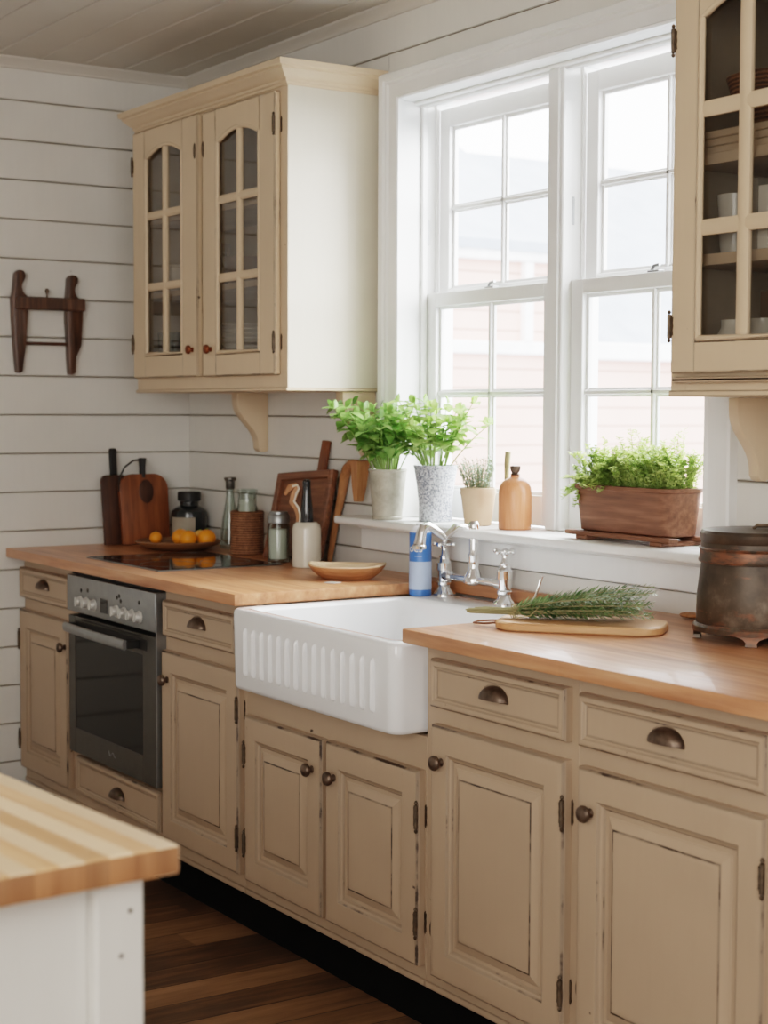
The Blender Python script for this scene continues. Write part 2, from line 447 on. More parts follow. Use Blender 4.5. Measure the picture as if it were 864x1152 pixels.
for a, b in zip(lines, lines[1:]):
    a, b = max(a+g, 0), b-g
    if b <= WZ0 or a >= WZ1:
        m.box(XL, XR, 0, .014, a, b, .0025, .5)
    else:
        m.box(XL, WX0-.03, 0, .014, a, b, .0025, .5); m.box(WX1+.03, XR, 0, .014, a, b, .0025, .5)
        if a < WZ0-.01: m.box(WX0-.03, WX1+.03, 0, .014, a, WZ0, .002)
        if b > WZ1+.01: m.box(WX0-.03, WX1+.03, 0, .014, WZ1, b, .002)
m.mi = 1
for q in ((XL-.15, WX0, .0035, .16, 0, ZC), (WX1, XR, .0035, .16, 0, ZC), (WX0, WX1, .0035, .16, 0, WZ0), (WX0, WX1, .0035, .16, WZ1, ZC)): m.box(*q)
tag(obj('wall_back', m, [M['white'], M['wallgap']], smooth=False), kind='structure')
m = MB(); m.box(XR, XR+.1, YR, .12, 0, ZC); tag(obj('wall_right', m, M['white'], smooth=False), kind='structure')
m = MB(); m.box(XL-.1, XR+.1, YR-.1, YR, 0, ZC); tag(obj('wall_front', m, M['white'], smooth=False), kind='structure')
def mould(x0, x1, y0, y1, along):
    m = MB()
    prof = [(0, ZC), (.026, ZC), (.026, ZC-.006), (.018, ZC-.014), (.008, ZC-.024), (.006, ZC-.028), (.006, ZC-.034), (0, ZC-.036)]
    L = []
    for t in (0, 1):
        if along == 'y': L.append([(XL+o, y0+(y1-y0)*t, z) for o, z in prof])
        else: L.append([(x0+(x1-x0)*t, -o, z) for o, z in prof])
    m.loops(L); return m
tag(obj('trim_1', mould(0, 0, YR, 0, 'y'), M['ceil'], ang=20), kind='structure')
tag(obj('trim_2', mould(XL, XR, 0, 0, 'x'), M['ceil'], ang=20), kind='structure')

# ------------------------------------------------------------------ window
win = thing('window_1', (1.88, 0, 1.085), None, None, kind='structure')
CX0, CX1, CZ1 = 1.184, 2.588, 2.335     # casing outer
m = MB()
def casing_bar(m, vert, a0, a1, b0, b1, inner):
    pass
# casing: stepped profile mitred round the opening; (distance out from opening edge, depth)
ix0, ix1, iz1 = 1.272, 2.515, 2.258
cx0, cx1 = 1.292, 2.517
prof = [(0, 0), (0, .016), (.006, .020), (.012, .014), (.050, .014), (.056, .020), (.062, .020), (.066, .026), (.084, .028), (.089, .024), (.089, 0)]
L = []
for d, o in prof:
    L.append([(cx0-d, -o, 1.086), (cx0-d, -o, iz1+d*.86), (cx1+d, -o, iz1+d*.86), (cx1+d, -o, 1.086)])
m.loops(L, False, False, cyc=False)
obj('casing', m, M['trimwhite'], win, ang=25)
# head cap above casing, jamb lining and stops
m = MB()
m.box(ix0-.022, ix0, 0.0, .19, 1.086, iz1, .001); m.box(ix1, ix1+.016, 0.0, .19, 1.086, iz1, .001); m.box(ix0-.022, ix1+.016, 0, .19, iz1, iz1+.017, .001)
obj('jamb', m, M['trimwhite'], win)
m = MB()
MX0, MX1 = 1.855, 1.918
for q in ((ix0, ix0+.010), (ix1-.010, ix1)): m.box(q[0], q[1], .074, .094, 1.1, iz1-.012, .003)
m.box(ix0, ix1, .070, .094, iz1-.014, iz1, .003); m.box(ix0, ix1, .05, .070, iz1-.008, iz1, .002)
for q in ((ix0, ix0+.007), (MX0-.007, MX0), (MX1, MX1+.007), (ix1-.007, ix1)): m.box(q[0], q[1], .124, .1345, 1.72, iz1-.002, .001)
obj('stop', m, M['trimwhite'], win)
m = MB()
m.box(MX0, MX1, .066, .19, 1.086, iz1, .003)
m.box(MX0+.012, MX1-.012, .060, .067, 1.086, iz1-.004, .002)
obj('mullion', m, M['trimwhite'], win)
m = MB()
m.box(1.098, 2.70, -.108, 0, 1.063, 1.085, .007, 0, 3); m.box(1.25, 2.53, -.002, .19, 1.055, 1.085, .001)
obj('sill', m, M['trimwhite'], win)
m = MB(); m.box(1.115, 2.65, -.024, -.001, .988, 1.062, .003)
m.box(1.115, 2.65, -.034, -.024, 1.048, 1.062, .003)
obj('apron', m, M['trimwhite'], win)
def sash(x0, x1, z0, z1, yf, th, top, bot, sidew, rows_z, lower):
    m = MB()
    m.box(x0, x0+sidew, yf, yf+th, z0, z1, .002); m.box(x1-sidew, x1, yf, yf+th, z0, z1, .002)
    m.box(x0+sidew-.001, x1-sidew+.001, yf, yf+th, z1-top, z1, .002); m.box(x0+sidew-.001, x1-sidew+.001, yf, yf+th, z0, z0+bot, .002)
    s = obj('sash', m, M['trimwhite'], win)
    m = MB(); gx0, gx1, gz0, gz1 = x0+sidew, x1-sidew, z0+bot, z1-top; xm = (gx0+gx1)/2
    # slim bars with a stepped profile, and a bead round the opening
    def bar(a0, a1, b0, b1):
        m.box(a0, a1, yf+.008, yf+th-.006, b0, b1, .002)
    bar(xm-.006, xm+.006, gz0, gz1); m.box(xm-.012, xm+.012, yf+.016, yf+.024, gz0, gz1, .001)
    for z in rows_z:
        bar(gx0, gx1, z-.006, z+.006); m.box(gx0, gx1, yf+.0165, yf+.0235, z-.012, z+.012, .001)
    for a, b in ((gx0, gx0+.009), (gx1-.009, gx1)): m.box(a, b, yf+.014, yf+.026, gz0, gz1, .001)
    for a, b in ((gz0, gz0+.009), (gz1-.009, gz1)): m.box(gx0, gx1, yf+.0145, yf+.0255, a, b, .001)
    obj('glazing_bar', m, M['trimwhite'], s)
    m = MB(); m.quad([m.b.verts.new(p) for p in ((gx0, yf+.02, gz0), (gx1, yf+.02, gz0), (gx1, yf+.02, gz1), (gx0, yf+.02, gz1))])
    obj('pane', m, M['pane'], s, smooth=False)
    return s
for x0, x1 in ((ix0+.002, MX0-.001), (MX1+.001, ix1-.002)):
    sash(x0, x1, 1.09, 1.722, .095, .028, .038, .08, .046, [1.438], True)
    sash(x0+.006, x1-.006, 1.70, 2.242, .135, .028, .052, .036, .046, [1.962], False)
    m = MB(); xm = (x0+x1)/2     # sash fastener on the meeting rail
    m.box(xm-.02, xm+.02, .100, .12, 1.722, 1.727, .001); m.tube([(xm-.012, .108, 1.727), (xm-.004, .108, 1.738), (xm+.016, .108, 1.740)], .004)
    obj('sash_lock', m, M['steel'], win)
    m = MB(); m.box(x0-.004, x0+.001, .096, .104, 1.86, 1.93, .001)
    obj('sash_spring', m, M['steel'], win)

# ------------------------------------------------------------------ neighbouring houses and tree seen through the panes
h = thing('neighbour_house', (-3.2, 3.0, 0), 'pink clapboard house with white bands seen through the left window sash', 'house')
m = MB(); m.box(-5.5, -3, 1.2, 4.08, 0, 2.4); obj('wall', m, M['siding'], h, smooth=False)
m = MB(); m.box(-3.0, -2.93, 1.2, 4.1, 2.30, 2.42, .01); m.box(-3.0, -2.95, 1.2, 4.1, 1.73, 1.81, .01); obj('band', m, M['housetrim'], h)
m = MB(); m.prism([(-2.9, 2.42), (-5.6, 4.0), (-5.6, 3.9), (-2.9, 2.36)], 'y', 1.1, 4.15); obj('roof', m, M['roofgrey'], h, smooth=False)
wf = MB()
for q in ((3.74, 3.80), (4.02, 4.08)): wf.box(-3, -2.95, q[0], q[1], 1.81, 2.3)
obj('window', wf, M['housetrim'], h, smooth=False)
h2 = thing('neighbour_house', (-3.4, 6.0, 0), 'lower grey roofed house seen through the right window sash', 'house')
m = MB(); m.box(-6.5, -3.02, 4.16, 8.5, 0, 1.75); obj('wall', m, M['siding'], h2, smooth=False)
m = MB(); m.box(-3.02, -2.94, 4.16, 8.5, 1.71, 1.82, .01); obj('gutter', m, M['housetrim'], h2)
m = MB(); m.prism([(-2.95, 1.82), (-5.2, 3.35), (-6.9, 2.3), (-6.9, 1.8)], 'y', 4.2, 8.5); obj('roof', m, M['roofgrey'], h2, smooth=False)
tr = thing('tree', (-9, 12.5, 0), 'hazy green tree beyond the grey roof outside the window', 'tree')
m = MB(); m.tube([(-9, 12.5, 0), (-9, 12.5, 3.6)], [.25, .12]); obj('trunk', m, M['midwood'], tr)
m = MB()
for i in range(900):
    d = Vector((random.gauss(0, 1), random.gauss(0, 1), random.gauss(0, .8))).normalized()*random.uniform(.5, 1)*1.5
    p = Vector((-9, 12.5, 4.5))+d; a = Vector((random.uniform(-1,1), random.uniform(-1,1), random.uniform(-1,1))).normalized()*.16; b = a.cross(d).normalized()*.1
    m.quad([m.b.verts.new(q) for q in (p-a, p-b, p+a, p+b)])
obj('foliage', m, M['foliage_far'], tr, smooth=False)
m = MB(); m.box(-30, 30, .3, 40, -.6, -.5); tag(obj('ground', m, M['roofgrey'], smooth=False), kind='structure')

# ------------------------------------------------------------------ base cabinets
YB, YD = -.609, -.631      # face-frame plane, door front plane
DOOR = [(0, 0, 0), (0, .015, .3), (.0015, .018, .62), (.0045, .0212, .55), (.0075, .022, .08), (.020, .022, 0), (.0565, .022, .0), (.0585, .0212, .50), (.0610, .0182, .45), (.0655, .0165, .08), (.068, .0122, .50), (.0705, .0105, .42), (.0735, .0105, .02), (.0800, .0105, .0), (.0822, .0120, .15), (.0845, .0126, .02), (.098, .0182, .03), (.0998, .0194, .68), (.1024, .0200, .62), (.1042, .0204, .03), (.112, .0204, 0)]
DRAWER = [(0, 0, 0), (0, .015, .3), (.0015, .018, .62), (.005, .0215, .45), (.008, .022, .05), (.014, .022, 0), (.0155, .0205, .42), (.018, .0185, .3), (.020, .0185, .0), (.0222, .0160, .60), (.0245, .0158, .50), (.0260, .0158, .03), (.03, .0158, 0)]
def knob(mb, x, z, y=YD, s=1.):
    mb.lathe([(.009*s, 0), (.0085*s, .003), (.0060*s, .005), (.0055*s, .008*s), (.010*s, .011*s), (.0155*s, .014*s), (.0165*s, .019*s), (.0140*s, .024*s), (.008*s, .0268*s), (.001, .0275*s)], (x, y, z), 18, '-y')
def pull(mb, x, z, y=-.6245):
    # half-dome bin pull, open below
    w, hgt, dp = .042, .028, .024; L = []
    for i in range(9):
        t = PI/2*i/8
        L.append([(x+w*math.cos(a)*math.cos(t)**.6 if t < PI/2-.01 else x, y-dp*math.sin(t)*1.0, z-.012+hgt*math.sin(a)*max(math.cos(t), .02)**.7) for a in [PI*k/16 for k in range(17)]])
    mb.loops(L, False, False, cyc=False)
    L2 = [[(x+(w+.003)*math.cos(a), y-o, z-.013+(hgt+.003)*math.sin(a)) for a in [PI*k/16 for k in range(17)]] for o in (0, .003)]
    mb.loops(L2, False, False, cyc=False)
    mb.box(x-w-.003, x+w+.003, y-.004, y, z-.016, z-.0125, .001)
def hinge(mb, x, z, side, y=YB, s=1.):
    """butterfly hinge: barrel with finials at the door edge, a shaped leaf on the door face and one on the frame"""
    dt = YB-YD
    xb = x-side*.001
    mb.lathe([(.0005, -.036*s), (.003, -.034*s), (.0042, -.030*s), (.002, -.027*s), (.0046, -.025*s), (.0046, .025*s), (.002, .027*s), (.0042, .030*s), (.003, .034*s), (.0005, .036*s)], (xb, y-dt-.002, z), 10)
    poly = [(0, -.022), (.5, -.025), (.7, -.017), (1, -.020), (.85, -.008), (1, 0), (.85, .008), (1, .020), (.7, .017), (.5, .025), (0, .022)]
    mb.prism([(xb-side*a*.009, z+b*s) for a, b in poly], 'y', y-dt-.0025, y-dt+.0005)
    mb.prism([(x+side*(.001+a*.0055), z+b*s) for a, b in poly], 'y', y-.0022, y+.0005)
def face_frame(m, x0, x1, z0, z1, opens):
    """one stepped board per stile and rail around the openings"""
    m.box(x0, x1, YB, YB+.02, z0, z1, .001)
def base_cabinet(x0, x1, label, ztop=.901, drawers=(), doors=(), catches=(), carcass_top=None, frame_bits=None):
    t = thing('base_cabinet', ((x0+x1)/2, -.30, 0), label, 'cabinet')
    ct = carcass_top or ztop
    m = MB(); m.box(x0+.001, x1-.001, YB+.02, -.02, .15, ct); obj('carcass', m, M['cream_in'], t, smooth=False)
    m = MB()
    for q in (frame_bits or [(x0, x1, .15, ztop)]):
        m.box(q[0]+.0003, q[1]-.0003, YB, YB+.02, q[2], q[3], .0012, .0)
    m.box(x0+.0003, x1-.0003, YB-.004, YB, .150, .166, .002, .4)
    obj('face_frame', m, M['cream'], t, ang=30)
    m = MB(); m.box(x0, x1, -.515, -.49, 0, .15); obj('plinth', m, M['plinth'], t, smooth=False)
    for (a, b, c, d) in drawers:
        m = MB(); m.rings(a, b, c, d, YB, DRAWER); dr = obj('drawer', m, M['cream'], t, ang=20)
        m = MB(); pull(m, (a+b)/2, (c+d)/2+.008); obj('cup_pull', m, M['bronze'], dr)
    for (a, b, c, d, side, kz) in doors:      # side = hinge side
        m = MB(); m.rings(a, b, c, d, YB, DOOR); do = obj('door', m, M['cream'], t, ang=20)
        kx = a+.040 if side > 0 else b-(.038 if b > 1 else .012)
        m = MB(); knob(m, kx, kz); obj('knob', m, M['bronze'], do)
        hx = b if side > 0 else a
        for hz in (d-.10, c+.095):
            m = MB(); hinge(m, hx, hz, side); obj('hinge', m, M['iron'], do)
    for (cx, cz) in catches:
        m = MB(); m.lathe([(.0005, 0), (.009, .001), (.010, .004), (.006, .007), (.0005, .008)], (cx, YB, cz), 14, '-y', sq=(.6, 1.9)); obj('catch', m, M['iron'], t)
    return t
base_cabinet(XL+.001, .385, 'narrow tan base cabinet with drawer and door against the left wall, left of the oven',
    drawers=[(-.045, .372, .768, .868)], doors=[(-.045, .360, .20, .729, -1, .648)], catches=[(.335, .262)])
base_cabinet(1.036, 1.5, 'tan base cabinet with drawer over tall door, between oven and sink',
    drawers=[(1.046, 1.470, .766, .866)], doors=[(1.040, 1.487, .20, .726, 1, .648)])
base_cabinet(1.5, 2.311, 'wide tan cabinet with two short doors under the white sink', ztop=.695, carcass_top=.69,
    frame_bits=[(1.5, 2.311, .15, .694), (1.5, 1.553, .694, .901)],
    doors=[(1.524, 1.901, .195, .620, -1, .544), (1.922, 2.304, .195, .622, 1, .542)])
base_cabinet(2.311, 2.815, 'tan base cabinet with drawer and tall door just right of the sink',
    drawers=[(2.347, 2.794, .768, .871)], doors=[(2.353, 2.794, .19, .732, 1, .657)], catches=[(2.335, .283)])
base_cabinet(2.815, 3.44, 'rightmost tan base cabinet, the largest and nearest door, below the canister',
    drawers=[(2.832, 3.309, .768, .868)], doors=[(2.834, 3.309, .19, .731, 1, .650)], catches=[(2.822, .30)])
# oven housing: side posts, rail, drawer below
t = thing('oven_housing', (.71, -.3, 0), 'tan cabinet housing around the built-in oven with one drawer below it', 'cabinet')
for nm, q in (('side_panel', (.386, .395, YB+.02, -.02, .15, .901)), ('side_panel', (1.030, 1.0355, YB+.02, -.02, .15, .901)), ('drawer_box', (.396, 1.029, YB+.02, -.02, .15, .325)), ('back_panel', (.395, 1.03, -.03, -.02, .325, .9))):
    m = MB(); m.box(*q); obj(nm, m, M['cream_in'], t, smooth=False)
for nm, q in (('stile', (.3853, .397, YB, YB+.02, .15, .901)), ('stile', (1.028, 1.0357, YB, YB+.02, .15, .901)), ('rail', (.397, 1.028, YB, YB+.02, .15, .328)), ('rail', (.3853, 1.0357, YB-.004, YB, .150, .166))):
    m = MB(); m.box(*q, .001); obj(nm, m, M['cream'], t)
m = MB(); m.box(.3853, 1.0357, -.515, -.49, 0, .15); obj('plinth', m, M['plinth'], t, smooth=False)
m = MB(); m.rings(.425, 1.021, .205, .321, YB, DRAWER); dr = obj('drawer', m, M['cream'], t, ang=20)
m = MB(); pull(m, .735, .262); obj('cup_pull', m, M['bronze'], dr)

# ------------------------------------------------------------------ oven
ov = thing('oven', (.712, -.35, .33), 'built-in steel oven with black glass door and row of white knobs', 'oven')
m = MB(); m.box(.40, 1.026, -.60, -.06, .335, .885); obj('body', m, M['black'], ov, smooth=False)
m = MB(); m.box(.398, 1.027, -.625, -.585, .884, .8995, .001); obj('vent', m, M['black'], ov, smooth=False)
m = MB(); m.box(.398, 1.028, -.643, -.60, .772, .883, .003, 0, 2); pan = obj('control_panel', m, M['steel'], ov)
for kx in (.505, .556, .610, .772, .826, .880, .930):
    kz = .808 if kx < .7 else .806
    m = MB(); m.lathe([(.018, 0), (.018, .003), (.0145, .005), (.014, .014), (.012, .017), (.0005, .017)], (kx, -.643, kz), 20, '-y'); m.box(kx-.003, kx+.003, -.664, -.655, kz-.014, kz+.014, .001)
    obj('knob', m, M['knobgrey'], pan)
m = MB(); m.box(.655, .705, -.6445, -.64, .79, .832, .001); obj('display', m, M['blackglass'], pan)
for kx, kz in ((.51, .842), (.56, .846), (.775, .846), (.79, .852), (.80, .838), (.925, .846)):
    m = MB(); m.lathe([(.0062, 0), (.0062, .0008), (.001, .0008)], (kx, -.643, kz), 12, '-y')
    obj('dial_mark', m, M['black'], pan)
m = MB()
for q in ((.399, .447, .335, .758), (.936, 1.027, .335, .758), (.447, .936, .335, .412), (.447, .936, .700, .758)): m.box(q[0], q[1], -.638, -.60, q[2], q[3], .0015)
od = obj('door', m, M['steeldark'], ov)
m = MB(); m.box(.447, .936, -.6362, -.61, .412, .700); obj('door_glass', m, M['ovenglass'], od, smooth=False)
m = MB(); m.box(.452, .965, -.6395, -.637, .712, .744, .001); obj('handle_recess', m, M['black'], od, smooth=False)
m = MB(); m.box(.5, .93, -.6390, -.637, .7495, .7535); obj('door_vent', m, M['black'], od, smooth=False)
m = MB()
pts = []
for i in range(13):
    t_ = i/12; pts.append((.440+.475*t_, -.668-.014*math.sin(PI*min(t_*1.6, 1)*.5), .727))
m.tube(pts, .013, 10, flat=(1.15, .6))
obj('handle', m, M['steel'], od)
m = MB(); m.box(.442, .462, -.670, -.636, .716, .738, .002); obj('handle_mount', m, M['black'], od)
m = MB(); m.box(.895, .918, -.678, -.636, .716, .738, .002); obj('handle_mount', m, M['black'], od)
m = MB(); m.tube([(.70+.05*(i/10), -.6385, .376-.006*math.sin(i*.9)+(.008 if i == 0 else 0)) for i in range(11)], .0011, 5); obj('logo', m, M['steel'], od)
m = MB(); m.box(1.0275, 1.0305, -.64, -.60, .335, .883, .001); obj('side_trim', m, M['steel'], ov)

# ------------------------------------------------------------------ worktops
def worktop(x0, x1, y0, y1, name, label, z0=.902, z1=.932):
    m = MB(); m.box(x0, x1, y0, y1, z0, z1, .003, 0, 2)
    return tag(obj(name, m, M['counter']), label, 'worktop')
worktop(XL+.001, 1.555, -.673, -.001, 'worktop', 'oak worktop left of the sink carrying the hob and jars')
worktop(2.306, 3.44, -.673, -.001, 'worktop', 'oak worktop right of the sink carrying the rosemary board and canister')
m = MB(); m.box(1.556, 2.305, -.024, -.001, .902, .934, .002); tag(obj('backsplash_strip', m, M['counter']), 'thin wooden strip along the wall behind the taps', 'trim strip')
# ------------------------------------------------------------------ hob
hb = thing('hob', (.67, -.39, .932), 'black glass induction hob with thin steel edge set in the left worktop', 'hob')
m = MB(); m.box(.432, .945, -.592, -.19, .9325, .9355, .001); obj('steel_edge', m, M['steel'], hb)
m = MB(); m.box(.438, .939, -.585, -.196, .9352, .9372, .0005); obj('glass_top', m, M['blackglass'], hb)
for cx, cy, r in ((.55, -.48, .075), (.79, -.48, .09), (.55, -.30, .09), (.79, -.30, .075)):
    m = MB(); m.lathe([(r, 0), (r, .0003), (r-.003, .0003), (r-.003, 0)], (cx, cy, .9373), 32, caps=False); obj('cooking_ring', m, M['steeldark'], hb)

# ------------------------------------------------------------------ butler sink
def rrect(x0, x1, y0, y1, r, z, n=6):
    pts = []
    for cx, cy, a0 in ((x1-r, y1-r, 0), (x0+r, y1-r, PI/2), (x0+r, y0+r, PI), (x1-r, y0+r, 1.5*PI)):
        for i in range(n+1):
            a = a0+PI/2*i/n; pts.append((cx+r*math.cos(a), cy+r*math.sin(a), z))
    return pts
sk = thing('butler_sink', (1.93, -.35, .70), 'white fluted fireclay apron sink set between the two worktops', 'sink')
sx0, sx1, sy0, sy1 = 1.559, 2.302, -.690, -.026
m = MB(); L = []
for ins, z in ((.016, .699), (.006, .703), (.003, .712), (.001, .85), (0, .890), (.002, .897), (.007, .9005), (.012, .901)):
    L.append(rrect(sx0+ins, sx1-ins, sy0+ins, sy1-ins*.3, .03, z))
bx0, bx1, by0, by1 = sx0+.034, sx1-.034, sy0+.034, sy1-.145
for ins, z, r in ((-.004, .901, .03), (.001, .8985, .032), (.006, .89, .034), (.014, .76, .05), (.024, .725, .06), (.05, .712, .06), (.10, .709, .06)):
    L.append(rrect(bx0+ins, bx1-ins, by0+ins, by1-ins, r, z))
m.loops(L)
n = 15
for i in range(n):     # soft flutes with round ends on the apron
    x = 1.645+.575*i/(n-1)
    zz = [.740, .7415, .745, .751, .80, .849, .855, .8585, .860]
    m.tube([(x, sy0+.004, q) for q in zz], [.001, .005, .008, .0095, .0095, .0095, .008, .005, .001], 12, flat=(.48, 1.25))
obj('basin', m, M['porcelain'], sk, ang=50)
m = MB(); m.lathe([(.038, 0), (.04, .002), (.036, .004), (.03, .002), (.001, .002)], (1.93, -.38, .709), 24); obj('drain', m, M['chrome'], sk)

# ------------------------------------------------------------------ bridge tap
fx0, fx1, fy, fz = 1.606, 1.872, -.072, .9012
fc = thing('bridge_tap', ((fx0+fx1)/2, fy, fz), 'polished chrome bridge tap with cross handles on the sink back ledge', 'tap')
for fx in (fx0, fx1):
    m = MB(); m.lathe([(.032, 0), (.032, .004), (.026, .010), (.019, .016), (.016, .024), (.019, .028), (.019, .034), (.016, .038), (.016, .064), (.020, .066), (.020, .086), (.016, .090), (.0125, .098), (.0135, .104), (.009, .110), (.0075, .124), (.011, .128), (.008, .134)], (fx, fy, fz), 24); pl = obj('pillar', m, M['chrome'], fc)
    m = MB(); zz = fz+.136; R = .033
    a0 = .5 if fx == fx0 else .25
    for k in range(4):
        a = a0+PI/2*k; c, s_ = math.cos(a), math.sin(a)
        m.tube([(fx+c*d, fy+s_*d, zz) for d in (.004, .018, .024, .028, .033, .035)], [.0045, .0042, .0048, .0075, .006, .001], 10)
    m.sphere((fx, fy, zz), .010, (1, 1, .9)); obj('cross_handle', m, M['chrome'], pl)
xm = (fx0+fx1)/2; zb = fz+.052
m = MB(); m.tube([(fx0, fy, zb), (fx0+.03, fy, zb), (fx0+.032, fy, zb), (fx0+.05, fy, zb), (xm, fy, zb), (fx1-.05, fy, zb), (fx1-.032, fy, zb), (fx1-.03, fy, zb), (fx1, fy, zb)], [.015, .015, .0095, .0095, .0095, .0095, .0095, .015, .015], 14); obj('bridge', m, M['chrome'], fc)
m = MB()
m.lathe([(.014, -.014), (.026, -.008), (.026, .004), (.022, .012), (.016, .024), (.0135, .034), (.0135, .060), (.015, .064), (.012, .070), (.0125, .118), (.016, .121), (.016, .128), (.013, .134), (.0135, .146), (.009, .152), (.001, .154)], (xm, fy, zb), 22); obj('riser', m, M['chrome'], fc)
m = MB(); zt = zb+.108
P0 = [(0, 0), (.012, .014), (.035, .030), (.062, .030), (.088, .012), (.100, .004), (.112, .012), (.138, .028), (.158, .036), (.172, .032), (.180, .018), (.184, -.004), (.186, -.012)]
dx, dy = -.10, -.995
P0 = [(d*.86, h_) for d, h_ in P0]
m.tube([(xm+dx*d, fy+dy*d, zt+h_) for d, h_ in P0], [.011, .0105, .0105, .0105, .0095, .0085, .0095, .0105, .0115, .0125, .0135, .0145, .016], 14)
m.lathe([(.014, -.006), (.018, -.004), (.018, .004), (.0145, .008)], (xm+dx*.161, fy+dy*.161, zt-.018), 18)
m.sphere((xm+dx*.086, fy+dy*.086, zt-.004), .006)
obj('spout', m, M['chrome'], fc)
# ------------------------------------------------------------------ upper cabinets
def glazed_door(t, x0, x1, z0, z1, gx0, gx1, gz0, gzs, gza, hz, yb, hs, kx, kz, knobmat, hinge_z, muntin=.024, matn='cream_up', catch=()):
    """arched six-light door; gzs = glass top at the sides, gza = at the middle of the arch"""
    th = .021; m = MB(); yf = yb-th
    m.box(x0, gx0, yf, yb, z0, z1, .004, .55); m.box(gx1, x1, yf, yb, z0, z1, .004, .55)
    m.box(gx0-.006, gx1+.006, yf+.0006, yb, z0+.0004, gz0, .003, .85)
    K = 14; arc = []
    for i in range(K+1):
        u = -1+2*i/K; arc.append((gx0+(gx1-gx0)*i/K, gzs+(gza-gzs)*(1-u*u)))
    poly = [(gx0-.006, z1-.0004), (gx0-.006, gzs)]+arc+[(gx1+.006, gzs), (gx1+.006, z1-.0004)]
    top = MB(); 
    A = [(p[0], p[1]) for p in arc]
    for (a, b) in zip(A, A[1:]):
        for ya, yb2 in ((yf+.0006, yf+.0006),):
            m.quad([m.b.verts.new(q) for q in ((a[0], yf+.0006, a[1]), (b[0], yf+.0006, b[1]), (b[0], yf+.0006, z1-.003), (a[0], yf+.0006, z1-.003))])
        m.quad([m.b.verts.new(q) for q in ((a[0], yf+.0006, a[1]), (b[0], yf+.0006, b[1]), (b[0], yb, b[1]), (a[0], yb, a[1]))])
        m.quad([m.b.verts.new(q) for q in ((a[0], yb, a[1]), (b[0], yb, b[1]), (b[0], yb, z1), (a[0], yb, z1))])
    m.box(gx0-.002, gx1+.002, yf+.0006, yb, z1-.0035, z1-.0005, .001, .5)
    # bead round the glass, following the arch
    d = obj('door', m, M[matn], t, ang=30)
    m = MB(); xm = (gx0+gx1)/2; w = muntin/2
    def bar(a, b, c, e):
        if b-a > e-c: m.loops([[(a, yf+.015, c), (a, yf+.006, c), (a, yf+.002, (c+e)/2-w*.45), (a, yf+.002, (c+e)/2+w*.45), (a, yf+.006, e), (a, yf+.015, e)], [(b, yf+.015, c), (b, yf+.006, c), (b, yf+.002, (c+e)/2-w*.45), (b, yf+.002, (c+e)/2+w*.45), (b, yf+.006, e), (b, yf+.015, e)]])
        else: m.loops([[(a, yf+.015, c), (a, yf+.006, c), ((a+b)/2-w*.45, yf+.0015, c), ((a+b)/2+w*.45, yf+.0015, c), (b, yf+.006, c), (b, yf+.015, c)], [(a, yf+.015, e), (a, yf+.006, e), ((a+b)/2-w*.45, yf+.0015, e), ((a+b)/2+w*.45, yf+.0015, e), (b, yf+.006, e), (b, yf+.015, e)]])
    bar(xm-w, xm+w, gz0, gza-.001)
    for z in hz: bar(gx0, gx1, z-w, z+w)
    path = [(gx0+.004, gz0+.004), (gx0+.004, gzs)]+[(min(max(a[0], gx0+.004), gx1-.004), a[1]-.004) for a in arc[1:-1]]+[(gx1-.004, gzs), (gx1-.004, gz0+.004), (gx0+.004, gz0+.004)]
    m.tube([(a, yf+.004, b) for a, b in path], .0065, 8)
    obj('muntin', m, M[matn], d, ang=30)
    for q in catch:
        m = MB(); m.lathe([(.0005, 0), (.007, .001), (.008, .003), (.005, .006), (.0005, .007)], (q[0], yf, q[1]), 12, '-y', sq=(.55, 3.2)); obj('catch_plate', m, M['iron'], d)
    m = MB(); vs = [m.b.verts.new((a, yf+.012, b)) for a, b in [(gx0, gz0)]+[(a[0], a[1]) for a in arc]+[(gx1, gz0)]]
    m.quad(vs); obj('pane', m, M['cabpane'], d, smooth=False)
    m = MB(); knob(m, kx, kz, yf, .85); obj('knob', m, knobmat, d)
    for z in hinge_z:
        m = MB(); hinge(m, x1 if hs > 0 else x0, z, hs, yb+.0, .9)
        obj('hinge', m, M['iron'], d)
    return d
def crown(m, x0, x1, yf, z0, prof):
    L = [[(x0-o*.6, -.001, z0+h_), (x0-o*.6, yf-o*.85, z0+h_), (x1+o*.8, yf-o*.85, z0+h_), (x1+o*.8, -.001, z0+h_)] for o, h_ in prof]
    m.loops(L, True, True)
CROWN = [(0, 0), (.006, 0), (.006, .006), (.012, .010), (.013, .016), (.022, .020), (.030, .026), (.042, .036), (.046, .038), (.046, .043), (.058, .047), (.060, .058), (.060, .062)]
def bracket(m, xc, ztop, depth, hgt, th=.045, y0=-.001):
    """ogee bracket in the y-z plane against the wall"""
    pts = [(y0, ztop), (y0-depth, ztop), (y0-depth, ztop-.018)]
    for i in range(1, 14):
        u = i/14; s = u-.17*math.sin(2*PI*u)*.9
        pts.append((y0-depth+(depth-.034)*(s+.0), ztop-.018-(hgt-.03)*u))
    pts += [(y0-.034, ztop-hgt+.012), (y0-.026, ztop-hgt+.002), (y0-.012, ztop-hgt), (y0, ztop-hgt+.006)]
    m.prism(pts, 'x', xc-th/2, xc+th/2, .0025)
